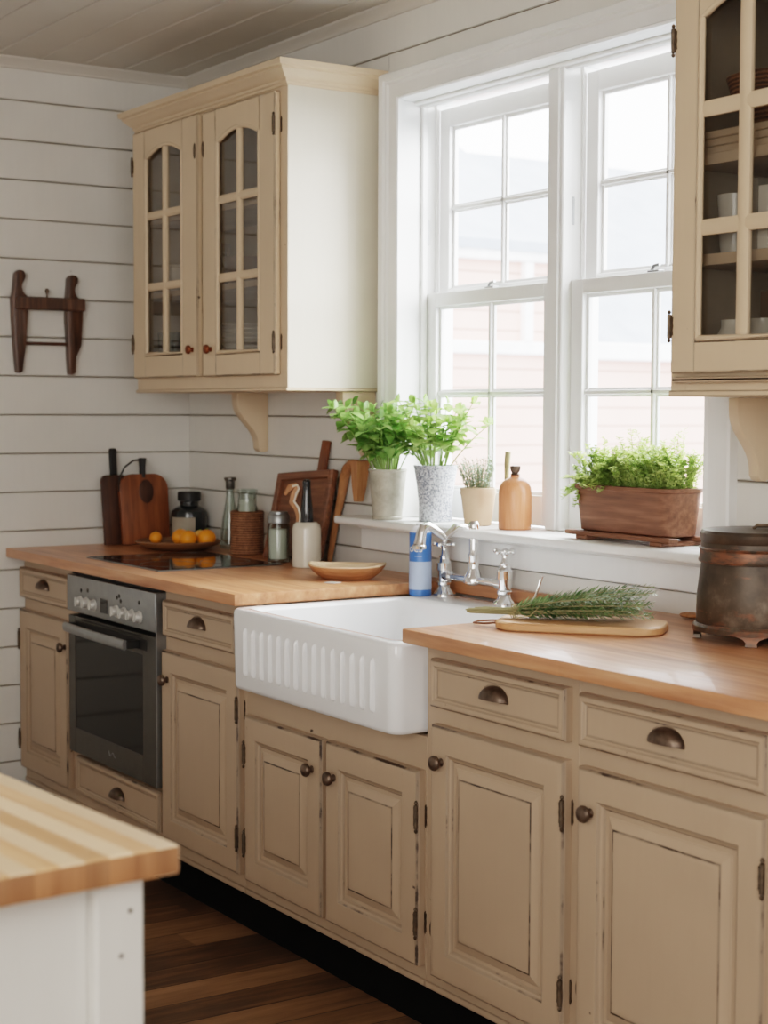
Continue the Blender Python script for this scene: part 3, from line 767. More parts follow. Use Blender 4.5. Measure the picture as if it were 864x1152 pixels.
def upper_cabinet(x0, x1, z0, z1, yf, label):
    t = thing('wall_cabinet', ((x0+x1)/2, yf/2, z0), label, 'cabinet')
    m = MB(); T = .018
    m.box(x0, x0+T, yf+.02, -.001, z0+.0, z1, .001); m.box(x0+T, x1-T, yf+.02, -.001, z0+.002, z0+.035); m.box(x0+T, x1-T, yf+.02, -.001, z1-.02, z1); m.box(x0+T, x1-T, -.012, -.001, z0+.02, z1)
    obj('carcass', m, M['cream_in'], t, smooth=False)
    m = MB(); m.box(x1-T, x1, yf+.0005, -.001, z0, z1, .0015, .45); obj('side_panel', m, M['cream_lit_side'], t)
    return t
UY = -.3227
# left cabinet: two arched doors
uc = upper_cabinet(.182, 1.170, 1.449, 2.297, UY+.022, 'cream wall cabinet with two arched glass doors left of the window')
yb = UY+.021
m = MB(); a, b, c, d = .182, 1.170, 1.449, 2.297
for q in ((a, .215, c, d), (.640, .712, c, d), (1.118, b-.0005, c, d)): m.box(q[0], q[1], yb, yb+.02, q[2], q[3], .001, .2)
m.box(.2, 1.15, yb+.0005, yb+.02, c, 1.515, .001); m.box(.2, 1.15, yb+.0005, yb+.02, 2.255, d, .001)
m.box(a-.004, b+.004, yb-.006, -.002, c-.006, c+.004, .002, .6)
obj('face_frame', m, M['cream_up'], uc)
m = MB(); crown(m, .182, 1.170, yb, 2.285, CROWN); obj('crown_moulding', m, M['cream_up'], uc, ang=25)
glazed_door(uc, .196, .657, 1.490, 2.279, .286, .553, 1.562, 2.186, 2.222, [1.779, 2.005], yb, -1, .624, 1.572, M['coppery'], [2.172, 1.60], catch=[(.646, 2.168)])
glazed_door(uc, .690, 1.134, 1.488, 2.274, .780, 1.045, 1.556, 2.176, 2.210, [1.779, 2.008], yb, 1, .745, 1.570, M['coppery'], [2.182, 1.58], catch=[(.702, 2.166)])
for bx in (.50, 1.138):
    m = MB(); bracket(m, bx, 1.4435, .112, .19, .04); obj('bracket', m, M['cream_up'], uc)
for sz in (1.765, 2.0):
    m = MB(); m.box(.202, 1.150, -.285, -.013, sz-.018, sz, .001); obj('shelf', m, M['shelfpaint'], uc)
# right cabinet: one arched door in view
ur = upper_cabinet(2.718, 3.42, 1.427, 2.36, UY+.022, 'cream wall cabinet with glass door hanging at the right edge, over the canister')
m = MB(); a, b, c, d = 2.718, 3.42, 1.427, 2.36
for q in ((a, .044+a, c, d), (3.105, 3.165, c, d), (3.38, b-.0005, c, d)): m.box(q[0], q[1], yb, yb+.02, q[2], q[3], .001, .2)
m.box(a+.01, b-.02, yb+.0005, yb+.02, c, 1.490, .001); m.box(a+.01, b-.02, yb+.0005, yb+.02, 2.24, d, .001)
m.box(a-.003, b+.003, yb-.004, -.002, c-.006, c+.006, .002, .6)
m.box(a+.012, b-.02, yb-.014, yb+.001, 1.447, 1.461, .004, .5)
obj('face_frame', m, M['cream_up'], ur)
m = MB(); crown(m, 2.718, 3.42, yb, 2.352, CROWN); obj('crown_moulding', m, M['cream_up'], ur, ang=25)
glazed_door(ur, 2.736, 3.115, 1.466, 2.262, 2.807, 3.044, 1.530, 2.150, 2.190, [1.748, 1.975], yb, -1, 3.085, 1.575, M['coppery'], [2.118, 1.560], .030)
glazed_door(ur, 3.125, 3.40, 1.466, 2.262, 3.19, 3.335, 1.530, 2.150, 2.205, [1.748, 1.975], yb, 1, 3.15, 1.575, M['coppery'], [2.118, 1.560], .030)
m = MB(); bracket(m, 2.716, 1.4205, .096, .175, .028, -.030); obj('bracket', m, M['cream_up'], ur)
for sz in (1.70, 1.895):
    m = MB(); m.box(2.738, 3.40, -.285, -.013, sz-.022, sz, .001); obj('shelf', m, M['shelfpaint'], ur)
# ------------------------------------------------------------------ things inside the wall cabinets
def one(name, mb, mat, label, cat, group=None, **kw):
    return tag(obj(name, mb, mat, **kw), label, cat, group)
def plate_mb(x, y, z, r):
    m = MB(); m.lathe([(r*.55, 0), (r*.6, .003), (r*.97, .012), (r, .014), (r*.98, .017), (r*.6, .008), (.001, .007)], (x, y, z), 30); return m
def bowl_mb(x, y, z, r, h_):
    m = MB(); m.lathe([(r*.45, 0), (r*.5, .004), (r*.85, h_*.5), (r, h_), (r*.95, h_), (r*.8, h_*.5), (r*.4, .008), (.001, .008)], (x, y, z), 26); return m
def cup_mb(x, y, z, r, h_):
    m = MB(); m.lathe([(r*.75, 0), (r*.85, h_*.2), (r, h_), (r*.93, h_), (r*.78, h_*.2), (.001, .006)], (x, y, z), 22)
    m.tube([(x+r*.93, y-.0, z+h_*.8), (x+r*1.4, y, z+h_*.75), (x+r*1.5, y, z+h_*.45), (x+r*.86, y, z+h_*.25)], .004, 6); return m
for k in range(12): one('plate', plate_mb(.67, -.165, 1.4845+.0135*k, .10), M['china'], 'ivory plate in the stack on the bottom of the left wall cabinet', 'plate', 'plates stacked in the left cabinet')
for k, (x, y_) in enumerate(((.27, -.235), (.335, -.20))): one('drinking_glass', cup_mb(x, y_, 1.4845, .033, .155), M['jarglass'], ['clear handled glass on the left cabinet floor, nearer the wall', 'clear handled glass on the left cabinet floor, nearer the door post'][k], 'glass')
one('pitcher', cup_mb(.475, -.17, 1.4845, .05, .17), M['china'], 'ivory pitcher on the floor of the left wall cabinet', 'pitcher')
for k in range(2): one('bowl', bowl_mb(.70, -.17, 1.7655+.03*k, .085, .055), M['chinadark'], 'brown bowl stacked on the middle shelf of the left wall cabinet', 'bowl', 'bowls stacked in the left cabinet')
one('mug', cup_mb(.30, -.20, 1.7655, .045, .09), M['china'], 'ivory mug on the middle shelf behind the left arched door', 'mug')
one('pitcher', cup_mb(.54, -.19, 1.7655, .04, .14), M['chinadark'], 'brown pitcher on the middle shelf behind the second arched door', 'pitcher')
def book_row(x, z, hs, ws, cols, y0=-.275, y1=-.12):
    for i, (h_, w) in enumerate(zip(hs, ws)):
        m = MB(); m.box(x, x+w-.002, y0, y1, z, z+h_, .001); m.mi = 1; m.box(x+.003, x+w-.005, y0+.004, y1+.002, z+.003, z+h_+.001)
        one('book', m, [cols[i % len(cols)], M['paperlabel']], 'pale spined book standing on the middle shelf of the right wall cabinet', 'book', 'books standing in the right cabinet'); x += w
book_row(2.868, 1.7005, (.13, .135, .12, .13, .125), (.03, .024, .028, .022, .03), (M['china'], M['paperlabel'], M['crock']))
one('jar', cup_mb(2.795, -.205, 1.7005, .038, .12), M['crock'], 'cream handled jar on the middle shelf of the right wall cabinet', 'jar')
for k in range(3): one('tray_board', MB().box(2.76, 3.02, -.272, -.05, 1.8955+.0155*k, 1.91+.0155*k, .002), M['shelfpaint'], 'brown board in the flat pile on the top shelf of the right wall cabinet', 'board', 'boards piled in the right cabinet')
one('basket', bowl_mb(2.87, -.165, 1.943, .105, .10), M['wicker'], 'woven basket on the board pile in the right wall cabinet', 'basket')
for k, x in enumerate((2.815, 2.888, 2.961)):
    m = MB(); m.lathe([(.032, 0), (.034, .005), (.034, .08), (.026, .095), (.026, .11), (.001, .11)], (x, -.225+.005*k, 1.4625), 20); one('jar', m, [M['china'], M['crock'], M['china']][k], ['white jar on the floor of the right wall cabinet, left pane', 'white jar on the floor of the right wall cabinet, centre', 'white jar on the floor of the right wall cabinet, nearest the right edge'][k], 'jar')
m = MB(); m.box(2.76, 2.90, -.10, -.05, 1.4625, 1.64, .003); one('box', m, M['chinadark'], 'dark upright box at the back of the right wall cabinet floor', 'box')

# ------------------------------------------------------------------ antique bracket on the left wall
pk = thing('wall_rack', (XL, -.53, 1.66), 'old dark wooden rack with two scrolled arms hung on the left wall', 'rack')
def arm(pts, x1):
    # flat shaped board seen from the front: scrolled top, broad shoulder, tapered foot
    m = MB(); q = [(-.627+(a-150)/2338, 1.757-(b-380)/2480) for a, b in pts]
    m.prism(q, 'x', XL+.001, x1, .004); return m
LA = [(120, 190), (150, 165), (185, 175), (200, 210), (190, 245), (172, 275), (168, 310), (180, 350), (215, 380), (215, 480), (205, 640), (198, 760), (180, 880), (168, 985), (150, 1002), (125, 995), (115, 900), (105, 760), (95, 560), (90, 400), (104, 330), (112, 260)]
RA = [(545, 215), (570, 187), (605, 190), (628, 215), (622, 255), (600, 290), (600, 330), (622, 375), (668, 392), (662, 560), (650, 740), (648, 765), (630, 810), (606, 860), (600, 990), (580, 1012), (550, 1005), (542, 880), (538, 740), (528, 560), (530, 400), (538, 330), (542, 270)]
for q in (LA, RA):
    obj('arm', arm(q, XL+.034), M['mahog'], pk)
m = MB(); m.box(XL+.020, XL+.050, -.646, -.4045, 1.714, 1.756, .004); obj('crossbar', m, M['mahog'], pk)
m = MB(); m.box(XL+.010, XL+.022, -.622, -.455, 1.600, 1.610, .002); obj('rail', m, M['walnut'], pk)
m = MB(); m.lathe([(.003, 0), (.003, .012), (.006, .018), (.007, .024), (.004, .03), (.0005, .031)], (XL+.034, -.535, 1.755), 12); obj('peg', m, M['bronze'], pk)

# ------------------------------------------------------------------ left worktop still life
ZT = .9325
def leanboard(name, label, body, handle, yc, w, hgt, th, lean, matb, x0, top_r=.03):
    """board standing on the worktop, leaning on the left wall"""
    t = thing(name, (x0, yc, ZT), label, 'cutting board')
    t.rotation_euler = (0, -lean, 0)
    pts = []
    r = top_r
    for cx, cz, a0 in ((w/2-r, hgt-r, 0), (-w/2+r, hgt-r, PI/2)):
        for i in range(7): a = a0+PI/2*i/6; pts.append((cx+r*math.cos(a), cz+r*math.sin(a)))
    pts += [(-w/2+.004, 0), (w/2-.004, 0)]
    m = MB(); m.prism(pts, 'x', 0, th, .002); obj('board', m, matb, t, local=True)
    return t
b1 = leanboard('cutting_board', 'dark narrow chopping board with black handle against the left wall, leftmost', 0, 0, -.308, .095, .235, .016, .10, M['walnut'], .012, .02)
m = MB(); m.box(.002, .015, -.013, .013, .233, .325, .004); obj('handle', m, M['black'], b1, local=True)
b2 = leanboard('cutting_board', 'reddish brown rounded chopping board with black handle and looped cord', 0, 0, -.215, .180, .238, .018, .13, M['redwood'], .045, .05)
m = MB(); m.tube([(.009, 0.0, .225), (.009, .002, .262), (.009, .004, .292)], [.011, .011, .014], 10); obj('handle', m, M['black'], b2, local=True)
m = MB(); m.tube([(.010, .0, .286), (.012, -.03, .285), (.014, -.065, .262), (.016, -.088, .225), (.018, -.093, .18)], .0032, 6); obj('cord', m, M['leather'], b2, local=True)
m = MB(); m.sphere((.0205, .006, .178), .027, (.10, 1, 1.5)); obj('shade_oval', m, M['walnut'], b2, local=True)  # flat dark oval put in for a reflection and shadow on the board
# black jar
bj = thing('jar', (.098, -.075, ZT), 'squat black jar with lid and faded paper label in the corner', 'jar')
m = MB(); m.lathe([(.056, 0), (.060, .006), (.061, .100), (.058, .113), (.046, .123), (.032, .130), (.032, .146), (.001, .146)], (.098, -.075, ZT), 32); obj('body', m, M['blackjar'], bj)
m = MB(); m.lathe([(.033, .145), (.039, .147), (.040, .172), (.037, .178), (.001, .179)], (.098, -.075, ZT), 28); obj('lid', m, M['black'], bj)
m = MB(); L = []
for z in (.030, .092): L.append([(.098+.0617*math.cos(a), -.075+.0617*math.sin(a), ZT+z) for a in [math.radians(-95+8*k) for k in range(12)]])
m.loops(L, False, False, cyc=False); obj('label', m, M['paperlabel'], bj)
# fruit plate
px, py = .284, -.208
one('wooden_platter', (lambda m: m.lathe([(.085, 0), (.095, .004), (.132, .016), (.140, .026), (.136, .030), (.126, .022), (.09, .012), (.001, .011)], (px, py, ZT), 40))(MB()), M['plate'], 'round brown wooden platter holding oranges beside the hob', 'platter')
def fruit(x, y_, r, lab, mat):
    f = thing('orange', (x, y_, ZT+.0125), lab, 'orange', 'fruit on the wooden platter')
    m = MB(); m.sphere((x, y_, ZT+.0125+r*.94), r, (1, 1, .94)); obj('peel', m, mat, f)
    m = MB(); m.lathe([(.004, 0), (.003, .002), (.0005, .003)], (x, y_, ZT+.0125+r*1.87), 8); obj('stem_end', m, M['stem'], f)
fruit(px+.012, py+.004, .029, 'leftmost orange of the cluster on the wooden platter', M['orange'])
fruit(px+.070, py+.002, .0285, 'orange second from the left in the cluster on the platter', M['orange'])
fruit(px+.046, py+.058, .027, 'pale orange at the back of the cluster on the platter', M['citrus'])
fruit(px+.096, py+.056, .030, 'rightmost deep orange on the platter beside the wicker jar', M['orange'])
fruit(px-.095, py-.035, .021, 'small orange alone at the left of the platter before the red board', M['orange'])
# glass bottle
gb = thing('glass_bottle', (.338, -.044, ZT), 'slim clear glass bottle with grey stopper behind the oranges', 'bottle')
gx, gy = .338, -.044
m = MB(); m.lathe([(.030, 0), (.034, .004), (.033, .03), (.026, .10), (.016, .15), (.013, .175), (.013, .2), (.010, .2), (.013, .15), (.023, .10), (.030, .03), (.001, .006)], (gx, gy, ZT), 24); obj('body', m, M['jarglass'], gb)
m = MB(); m.lathe([(.013, .195), (.015, .2), (.015, .222), (.020, .226), (.020, .234), (.001, .236)], (gx, gy, ZT), 20); obj('stopper', m, M['steeldark'], gb)
# wicker wrapped jar
wx, wy = .545, -.092
wk = thing('wicker_jar', (wx, wy, ZT), 'glass jar in a brown woven wicker sleeve behind the hob', 'jar')
m = MB(); m.lathe([(.050, 0), (.056, .003), (.056, .012), (.053, .016), (.0535, .125), (.055, .132), (.050, .137), (.044, .134), (.044, .010), (.001, .008)], (wx, wy, ZT), 36); obj('sleeve', m, M['wicker'], wk)
m = MB(); m.lathe([(.034, .012), (.036, .14), (.030, .155), (.029, .190), (.033, .195), (.033, .205), (.027, .206), (.026, .16), (.033, .14), (.001, .016)], (wx, wy, ZT), 26); obj('glass', m, M['jarglass'], wk)
m = MB(); m.lathe([(.026, .02), (.026, .172), (.001, .174)], (wx, wy, ZT), 20); obj('contents', m, M['salt'], wk)
# salt jar
sx, sy = .862, -.156
sj = thing('storage_jar', (sx, sy, ZT), 'clear glass jar of white powder with grey metal lid in front of the leaning tray', 'jar')
m = MB(); m.lathe([(.030, 0), (.034, .004), (.034, .108), (.030, .118), (.030, .125), (.027, .125), (.031, .106), (.031, .008), (.001, .006)], (sx, sy, ZT), 26); obj('glass', m, M['jarglass'], sj)
m = MB(); m.lathe([(.0295, .012), (.0295, .100), (.001, .103)], (sx, sy, ZT), 20); obj('contents', m, M['salt'], sj)
m = MB(); m.lathe([(.032, .118), (.034, .120), (.034, .140), (.031, .145), (.028, .146), (.027, .153), (.001, .154)], (sx, sy, ZT), 26); obj('lid', m, M['steel'], sj)
# crock with black neck
kx, ky = 1.035, -.160
ck = thing('stoneware_bottle', (kx, ky, ZT), 'cream stoneware bottle with tall black neck and curved brown handle', 'bottle')
m = MB(); m.lathe([(.039, 0), (.042, .003), (.042, .112), (.039, .124), (.030, .132), (.001, .133)], (kx, ky, ZT), 32); obj('body', m, M['crock'], ck)
m = MB(); m.lathe([(.019, .130), (.020, .134), (.018, .165), (.016, .19), (.013, .215), (.012, .245), (.013, .250), (.008, .256), (.001, .257)], (kx, ky, ZT), 22); obj('neck', m, M['blackceram'], ck)
m = MB(); q = Vector((-.545, -.838, 0))
hp = [(.026, .128), (.024, .150), (.030, .172), (.042, .190), (.036, .212), (.028, .228), (.034, .238), (.048, .234), (.064, .212)]
m.tube([Vector((kx, ky, ZT+b))+q*a for a, b in hp], [.005, .006, .007, .009, .009, .008, .007, .007, .004], 10, flat=(.7, 1.3)); obj('handle', m, M['midwood'], ck)
m = MB(); m.tube([Vector((kx, ky, ZT+b))+q*(a-.007)+Vector((.004, -.004, .002)) for a, b in hp[:8]], .0034, 8); obj('handle_edge', m, M['crock'], ck)
# leaning framed tray
tx0, tx1 = .672, 1.022
ty = thing('wooden_tray', ((tx0+tx1)/2, -.112, ZT+.0125), 'dark wooden framed tray leaning against the wall behind the jars', 'tray')
ty.rotation_euler = (-.245, math.radians(-4), 0)
w2, hh = .168, .268
m = MB(); m.box(-w2, w2, .012, .018, .002, hh-.002); obj('panel', m, M['traywood'], ty, local=True)
m = MB()
for q in ((-w2, -w2+.026, 0, hh), (w2-.026, w2, 0, hh), (-w2+.025, w2-.025, 0, .024), (-w2+.025, w2-.025, hh-.024, hh)): m.box(q[0], q[1], 0, .022, q[2], q[3], .003)
obj('frame', m, M['traywood'], ty, local=True)
# paddle behind tray
pd = thing('wooden_paddle', (.872, -.070, ZT+.003), 'brown wooden paddle whose handle rises behind the leaning tray', 'paddle')
pd.rotation_euler = (-.16, .06, 0)
m = MB(); m.box(-.045, .045, 0, .010, 0, .24, .004); obj('blade', m, M['walnut'], pd, local=True)
m = MB(); m.box(-.021, .021, -.001, .011, .235, .368, .004, 0, 2); obj('handle', m, M['redwood'], pd, local=True)
# hooked utensil
hk = thing('wooden_hook', (.96, -.03, ZT), 'pale hook-shaped wooden utensil sticking out behind the tray beside the left herb pot', 'utensil')
m = MB(); m.tube([(.938, -.024, ZT+.004), (.966, -.022, 1.04), (1.005, -.020, 1.15), (1.022, -.022, 1.195), (1.044, -.025, 1.222), (1.072, -.028, 1.234), (1.105, -.032, 1.235), (1.135, -.036, 1.232)], [.008, .010, .013, .015, .016, .016, .015, .014], 12, flat=(.8, 1.1)); obj('handle', m, M['midwood'], hk)
m = MB(); m.loops([[(1.132+a*w*.5+o, -.038+b*w*.6, z) for a, b in ((-1, -1), (1, -1), (1, 1), (-1, 1))] for z, w, o in ((1.244, .030, 0), (1.235, .036, 0), (1.17, .028, -.004), (1.125, .018, -.008))]); obj('head', m, M['midwood'], hk)
# oval dish
dl = thing('oval_dish', (1.388, -.240, ZT), 'pale oblong wooden dish with brown outside near the left worktop edge', 'dish', rz=math.radians(50))
def oval(rx, ry, z, n=36, pw=2.3): 
    L = []
    for i in range(n):
        a = 2*PI*i/n; c, s_ = math.cos(a), math.sin(a)
        L.append((rx*abs(c)**(2/pw)*(1 if c > 0 else -1), ry*abs(s_)**(2/pw)*(1 if s_ > 0 else -1), z+.006*abs(c)**4*(z/.04)))
    return L
m = MB(); m.loops([oval(.060, .034, 0), oval(.070, .042, .003), oval(.094, .068, .020), oval(.104, .078, .032), oval(.106, .080, .036)], True, False); obj('outside', m, M['bowlout'], dl, local=True)
m = MB(); m.loops([oval(.106, .080, .036), oval(.105, .079, .0395), oval(.099, .073, .0395), oval(.090, .064, .028), oval(.070, .040, .018), oval(.03, .02, .014)], False, True); obj('inside', m, M['bowlwood'], dl, local=True)
m = MB(); m.box(-.03, .004, -.1, -.068, .001, .003, .0005, rot=(0, 0, .4)); 
one('paper_tag', m, M['salt'], 'small white paper tag lying beside the oval dish', 'tag').location = (1.452, -.325, ZT)

# ------------------------------------------------------------------ blue bottle by the sink
bx, by = 1.452, -.062
bx, by = 1.588, -.136
bb = thing('soap_bottle', (bx, by, ZT), 'blue labelled bottle with white cap on the sink ledge left of the tap', 'bottle')
R = .0295; H0 = .9012
bb.location = (bx, by, H0)
m = MB(); m.lathe([(R-.004, 0), (R, .003), (R, .166), (R-.001, .169)], (bx, by, H0), 32); obj('body', m, M['blue'], bb)
m = MB(); m.lathe([(R+.0005, .018), (R+.0005, .092)], (bx, by, H0), 32, caps=False); obj('lower_label', m, M['paleblue'], bb)
m = MB(); m.lathe([(R-.001, .168), (R-.004, .176), (R-.010, .183), (.012, .186), (.012, .192), (.001, .193)], (bx, by, H0), 28); obj('cap', m, M['whiteplastic'], bb)
def text_on(txt, size, a0, z, mat, parent):
    cu = bpy.data.curves.new('t', 'FONT'); cu.body = txt; cu.size = size; cu.extrude = .0003; cu.resolution_u = 3
    o = bpy.data.objects.new('t', cu); C.objects.link(o)
    dg = bpy.context.evaluated_depsgraph_get(); me = bpy.data.meshes.new_from_object(o.evaluated_get(dg))
    bpy.data.objects.remove(o); bm = bmesh.new(); bm.from_mesh(me); bm.verts.layers.float.new('wear')
    for v in bm.verts:
        a = a0+v.co.x/(R+.001); r = R+.0008+v.co.z
        v.co = Vector((bx+r*math.cos(a), by+r*math.sin(a), H0+z+v.co.y))
    q = MB(); q.merge(bm); return obj('lettering', q, mat, parent, smooth=False)
text_on('ocs', .030, math.radians(-100), .118, M['creamtext'], bb)
text_on('~~~', .012, math.radians(-66), .103, M['paleblue'], bb)

# ------------------------------------------------------------------ plants on the sill
ZS = 1.0852
def leaf_faces(m, base, d, up, L, W, curl=.25, fold=.15):
    """ovate leaf: 2 x 5 quads, curled"""
    d = d.normalized(); s = d.cross(up)
    if s.length < 1e-4: s = d.cross(Vector((1, 0, 0)))
    s.normalize(); n = s.cross(d).normalized()
    prof = [(0, .04), (.18, .55), (.42, 1.), (.7, .78), (.9, .36), (1., .02)]
    rows = []
    for u, w in prof:
        c = base+d*(L*u)-n*(curl*L*u*u)
        rows.append([m.b.verts.new(c-s*W*w*.5+n*fold*W*w), m.b.verts.new(c), m.b.verts.new(c+s*W*w*.5+n*fold*W*w)])
    for a, b in zip(rows, rows[1:]):
        m.quad([a[0], a[1], b[1], b[0]]); m.quad([a[1], a[2], b[2], b[1]])
def pot_mb(x, y_, prof, n=32): return MB().lathe(prof, (x, y_, ZS), n)
def herb(x, y_, zr, rr, nst, hgt, spread, lmin, lmax, mat, t, lean=(0, 0), flop=.3, seed=1, asp=.62, ncl=5, ymax=.085):
    rnd = random.Random(seed); mf = MB(); ms = MB(); mf.keepn = True
    for i in range(nst):
        a = rnd.uniform(0, 2*PI); r0 = rr*math.sqrt(rnd.random())*.8
        p = Vector((x+r0*math.cos(a), y_+r0*math.sin(a), zr)); a += rnd.uniform(-.5, .5)
        out = spread*rnd.uniform(.25, 1)*(r0/rr+.35); h_ = hgt*rnd.uniform(.55, 1)
        tip = p+Vector((math.cos(a)*out+lean[0], math.sin(a)*out*.6+lean[1], h_))
        mid = p.lerp(tip, .5)+Vector((0, 0, h_*.16))
        pts = [p.lerp(mid, t2).lerp(mid.lerp(tip, t2), t2) for t2 in (0, .25, .5, .75, 1)]
        ms.tube(pts, [.0022, .002, .0018, .0015, .001], 5)
        for k in range(ncl):
            u = .38+.62*k/(ncl-1); q = pts[0].lerp(mid, u).lerp(mid.lerp(tip, u), u)
            for sgn in (0, 1):
                b = a+k*1.57+sgn*PI+rnd.uniform(-.5, .5)
                d = Vector((math.cos(b), math.sin(b), rnd.uniform(-.35, .65)))
                L = rnd.uniform(lmin, lmax)*(1 if u < .9 else .75)
                if q.y+d.y*L > ymax and d.y > 0: d.y *= -.6
                if q.y > ymax: q.y = ymax-.004
                leaf_faces(mf, q, d, Vector((0, 0, 1)), L, L*asp, rnd.uniform(0, .5)*flop*2, rnd.uniform(.0, .25))
        for _ in range(2):
            b = rnd.uniform(0, 2*PI); leaf_faces(mf, tip, Vector((math.cos(b)*.6, math.sin(b)*.6, 1)), Vector((math.sin(b), -math.cos(b), .2)), lmin, lmin*asp)
    obj('stem', ms, M['stem'], t); return obj('foliage', mf, mat, t, ang=180)
# pot 1
p1 = thing('potted_herb', (1.312, -.060, ZS), 'leafy green herb in a plain grey metal bucket at the left end of the sill', 'potted plant')
m = pot_mb(1.312, -.060, [(.040, 0), (.042, .002), (.0425, .008), (.041, .010), (.053, .134), (.055, .136), (.055, .141), (.052, .141), (.050, .130), (.040, .12), (.001, .118)]); obj('pot', m, M['galv'], p1)
m = pot_mb(1.312, -.060, [(.0495, .118), (.049, .126), (.001, .130)]); obj('soil', m, M['soil'], p1)
herb(1.312, -.060, ZS+.125, .043, 30, .20, .145, .030, .056, M['leaf'], p1, (0, -.04), .5, 3, .66, 7, -.034)
# pot 2
p2 = thing('potted_herb', (1.447, .010, ZS), 'bright round leaved herb in a speckled blue and white pot on the sill', 'potted plant')
m = pot_mb(1.447, .010, [(.044, 0), (.047, .003), (.046, .012), (.046, .05), (.052, .10), (.060, .148), (.062, .154), (.059, .155), (.054, .140), (.001, .135)]); obj('pot', m, M['blueglaze'], p2)
m = pot_mb(1.447, .010, [(.0535, .134), (.052, .142), (.001, .146)]); obj('soil', m, M['soil'], p2)
herb(1.447, .005, ZS+.14, .045, 26, .195, .15, .028, .052, M['leaf2'], p2, (.018, -.03), .4, 11, .78, 6, .08)
# pot 3
p3 = thing('potted_herb', (1.638, .015, ZS), 'small clay pot with a tuft of grey green herb on the sill', 'potted plant')
m = pot_mb(1.638, .015, [(.033, 0), (.036, .003), (.041, .04), (.046, .080), (.048, .084), (.048, .100), (.045, .101), (.043, .088), (.001, .086)]); obj('pot', m, M['terracotta'], p3)
m = pot_mb(1.638, .015, [(.0425, .085), (.042, .090), (.001, .095)]); obj('soil', m, M['soil'], p3)
def needle_tuft(cx, cy, z, n, h_, spread, t, seed, mat, nl=.011, nw=.0022, per=26, rr=.035):
    rnd = random.Random(seed); mf = MB(); mf.keepn = True; ms = MB()
    for i in range(n):
        a = rnd.uniform(0, 2*PI); r0 = rr*math.sqrt(rnd.random()); p = Vector((cx+r0*math.cos(a), cy+r0*math.sin(a), z))
        tip = p+Vector((math.cos(a)*spread*rnd.uniform(.2, 1), math.sin(a)*spread*rnd.uniform(.2, 1), h_*rnd.uniform(.55, 1)))
        ms.tube([p, p.lerp(tip, .5)+Vector((0, 0, .004)), tip], [.0012, .001, .0006], 4)
        for k in range(per):
            q = p.lerp(tip, .15+.85*k/per); b = k*2.4; d = Vector((math.cos(b), math.sin(b), .9)).normalized(); s_ = d.cross(Vector((0, 0, 1))).normalized()*nw
            e = q+d*nl*rnd.uniform(.7, 1.2); c = q.lerp(e, .5)
            m_ = mf; m_.quad([m_.b.verts.new(v) for v in (q, c-s_, e, c+s_)])
    obj('stem', ms, M['woodystem'], t); return obj('foliage', mf, mat, t, smooth=False)
needle_tuft(1.638, .015, ZS+.09, 44, .095, .036, p3, 5, M['greyherb'], .012, .0020, 26)
# wooden bottle and stick
wb = thing('wooden_bottle', (1.803, .012, ZS), 'orange brown turned wooden bottle with small metal stopper on the sill', 'bottle')
m = pot_mb(1.803, .012, [(.040, 0), (.043, .003), (.043, .095), (.041, .110), (.034, .122), (.022, .131), (.013, .135), (.011, .140), (.001, .140)]); obj('body', m, M['orangewood'], wb)
m = pot_mb(1.803, .012, [(.010, .138), (.013, .142), (.009, .146), (.012, .151), (.014, .158), (.013, .164), (.001, .166)], 18); obj('stopper', m, M['bronze'], wb)
m = MB(); m.tube([(1.700, .062, ZS+.004), (1.703, .060, 1.19), (1.705, .060, 1.25), (1.709, .060, 1.283)], [.0055, .006, .008, .0085], 10); one('wooden_stick', m, M['woodystem'], 'thin grey weathered stick standing behind the wooden bottle', 'stick')
# planter trough
tp = thing('planter_trough', (2.265, .015, ZS), 'brown wooden trough of bushy thyme on a slatted stand on the sill', 'planter')
m = MB()
def rr2(ins, z, r): return [(a, b, z) for a, b, _ in rrect(2.102+ins, 2.440-ins, -.050+ins, .074-ins, r, 0, 6)]
m.loops([rr2(.014, ZS+.0215, .03), rr2(.010, ZS+.0245, .03), rr2(.001, ZS+.120, .032), rr2(-.003, ZS+.123, .034), rr2(-.003, ZS+.131, .034), rr2(.004, ZS+.132, .032), rr2(.010, ZS+.118, .03), rr2(.014, ZS+.112, .03)]); obj('trough', m, M['troughwood'], tp)
m = MB(); m.loops([rr2(.0102, ZS+.1125, .03), rr2(.0102, ZS+.117, .03), rr2(.03, ZS+.121, .02)]); obj('soil', m, M['soil'], tp)
m = MB(); m.box(2.088, 2.455, -.056, -.028, ZS+.0105, ZS+.021, .002); m.box(2.088, 2.455, .050, .075, ZS+.0105, ZS+.021, .002)
for q in ((2.125, 2.165), (2.385, 2.425)): m.box(q[0], q[1], -.053, .073, ZS+.0005, ZS+.011, .002)
obj('stand', m, M['troughwood'], tp)
rnd = random.Random(21); mf = MB(); mf.keepn = True; ms = MB()
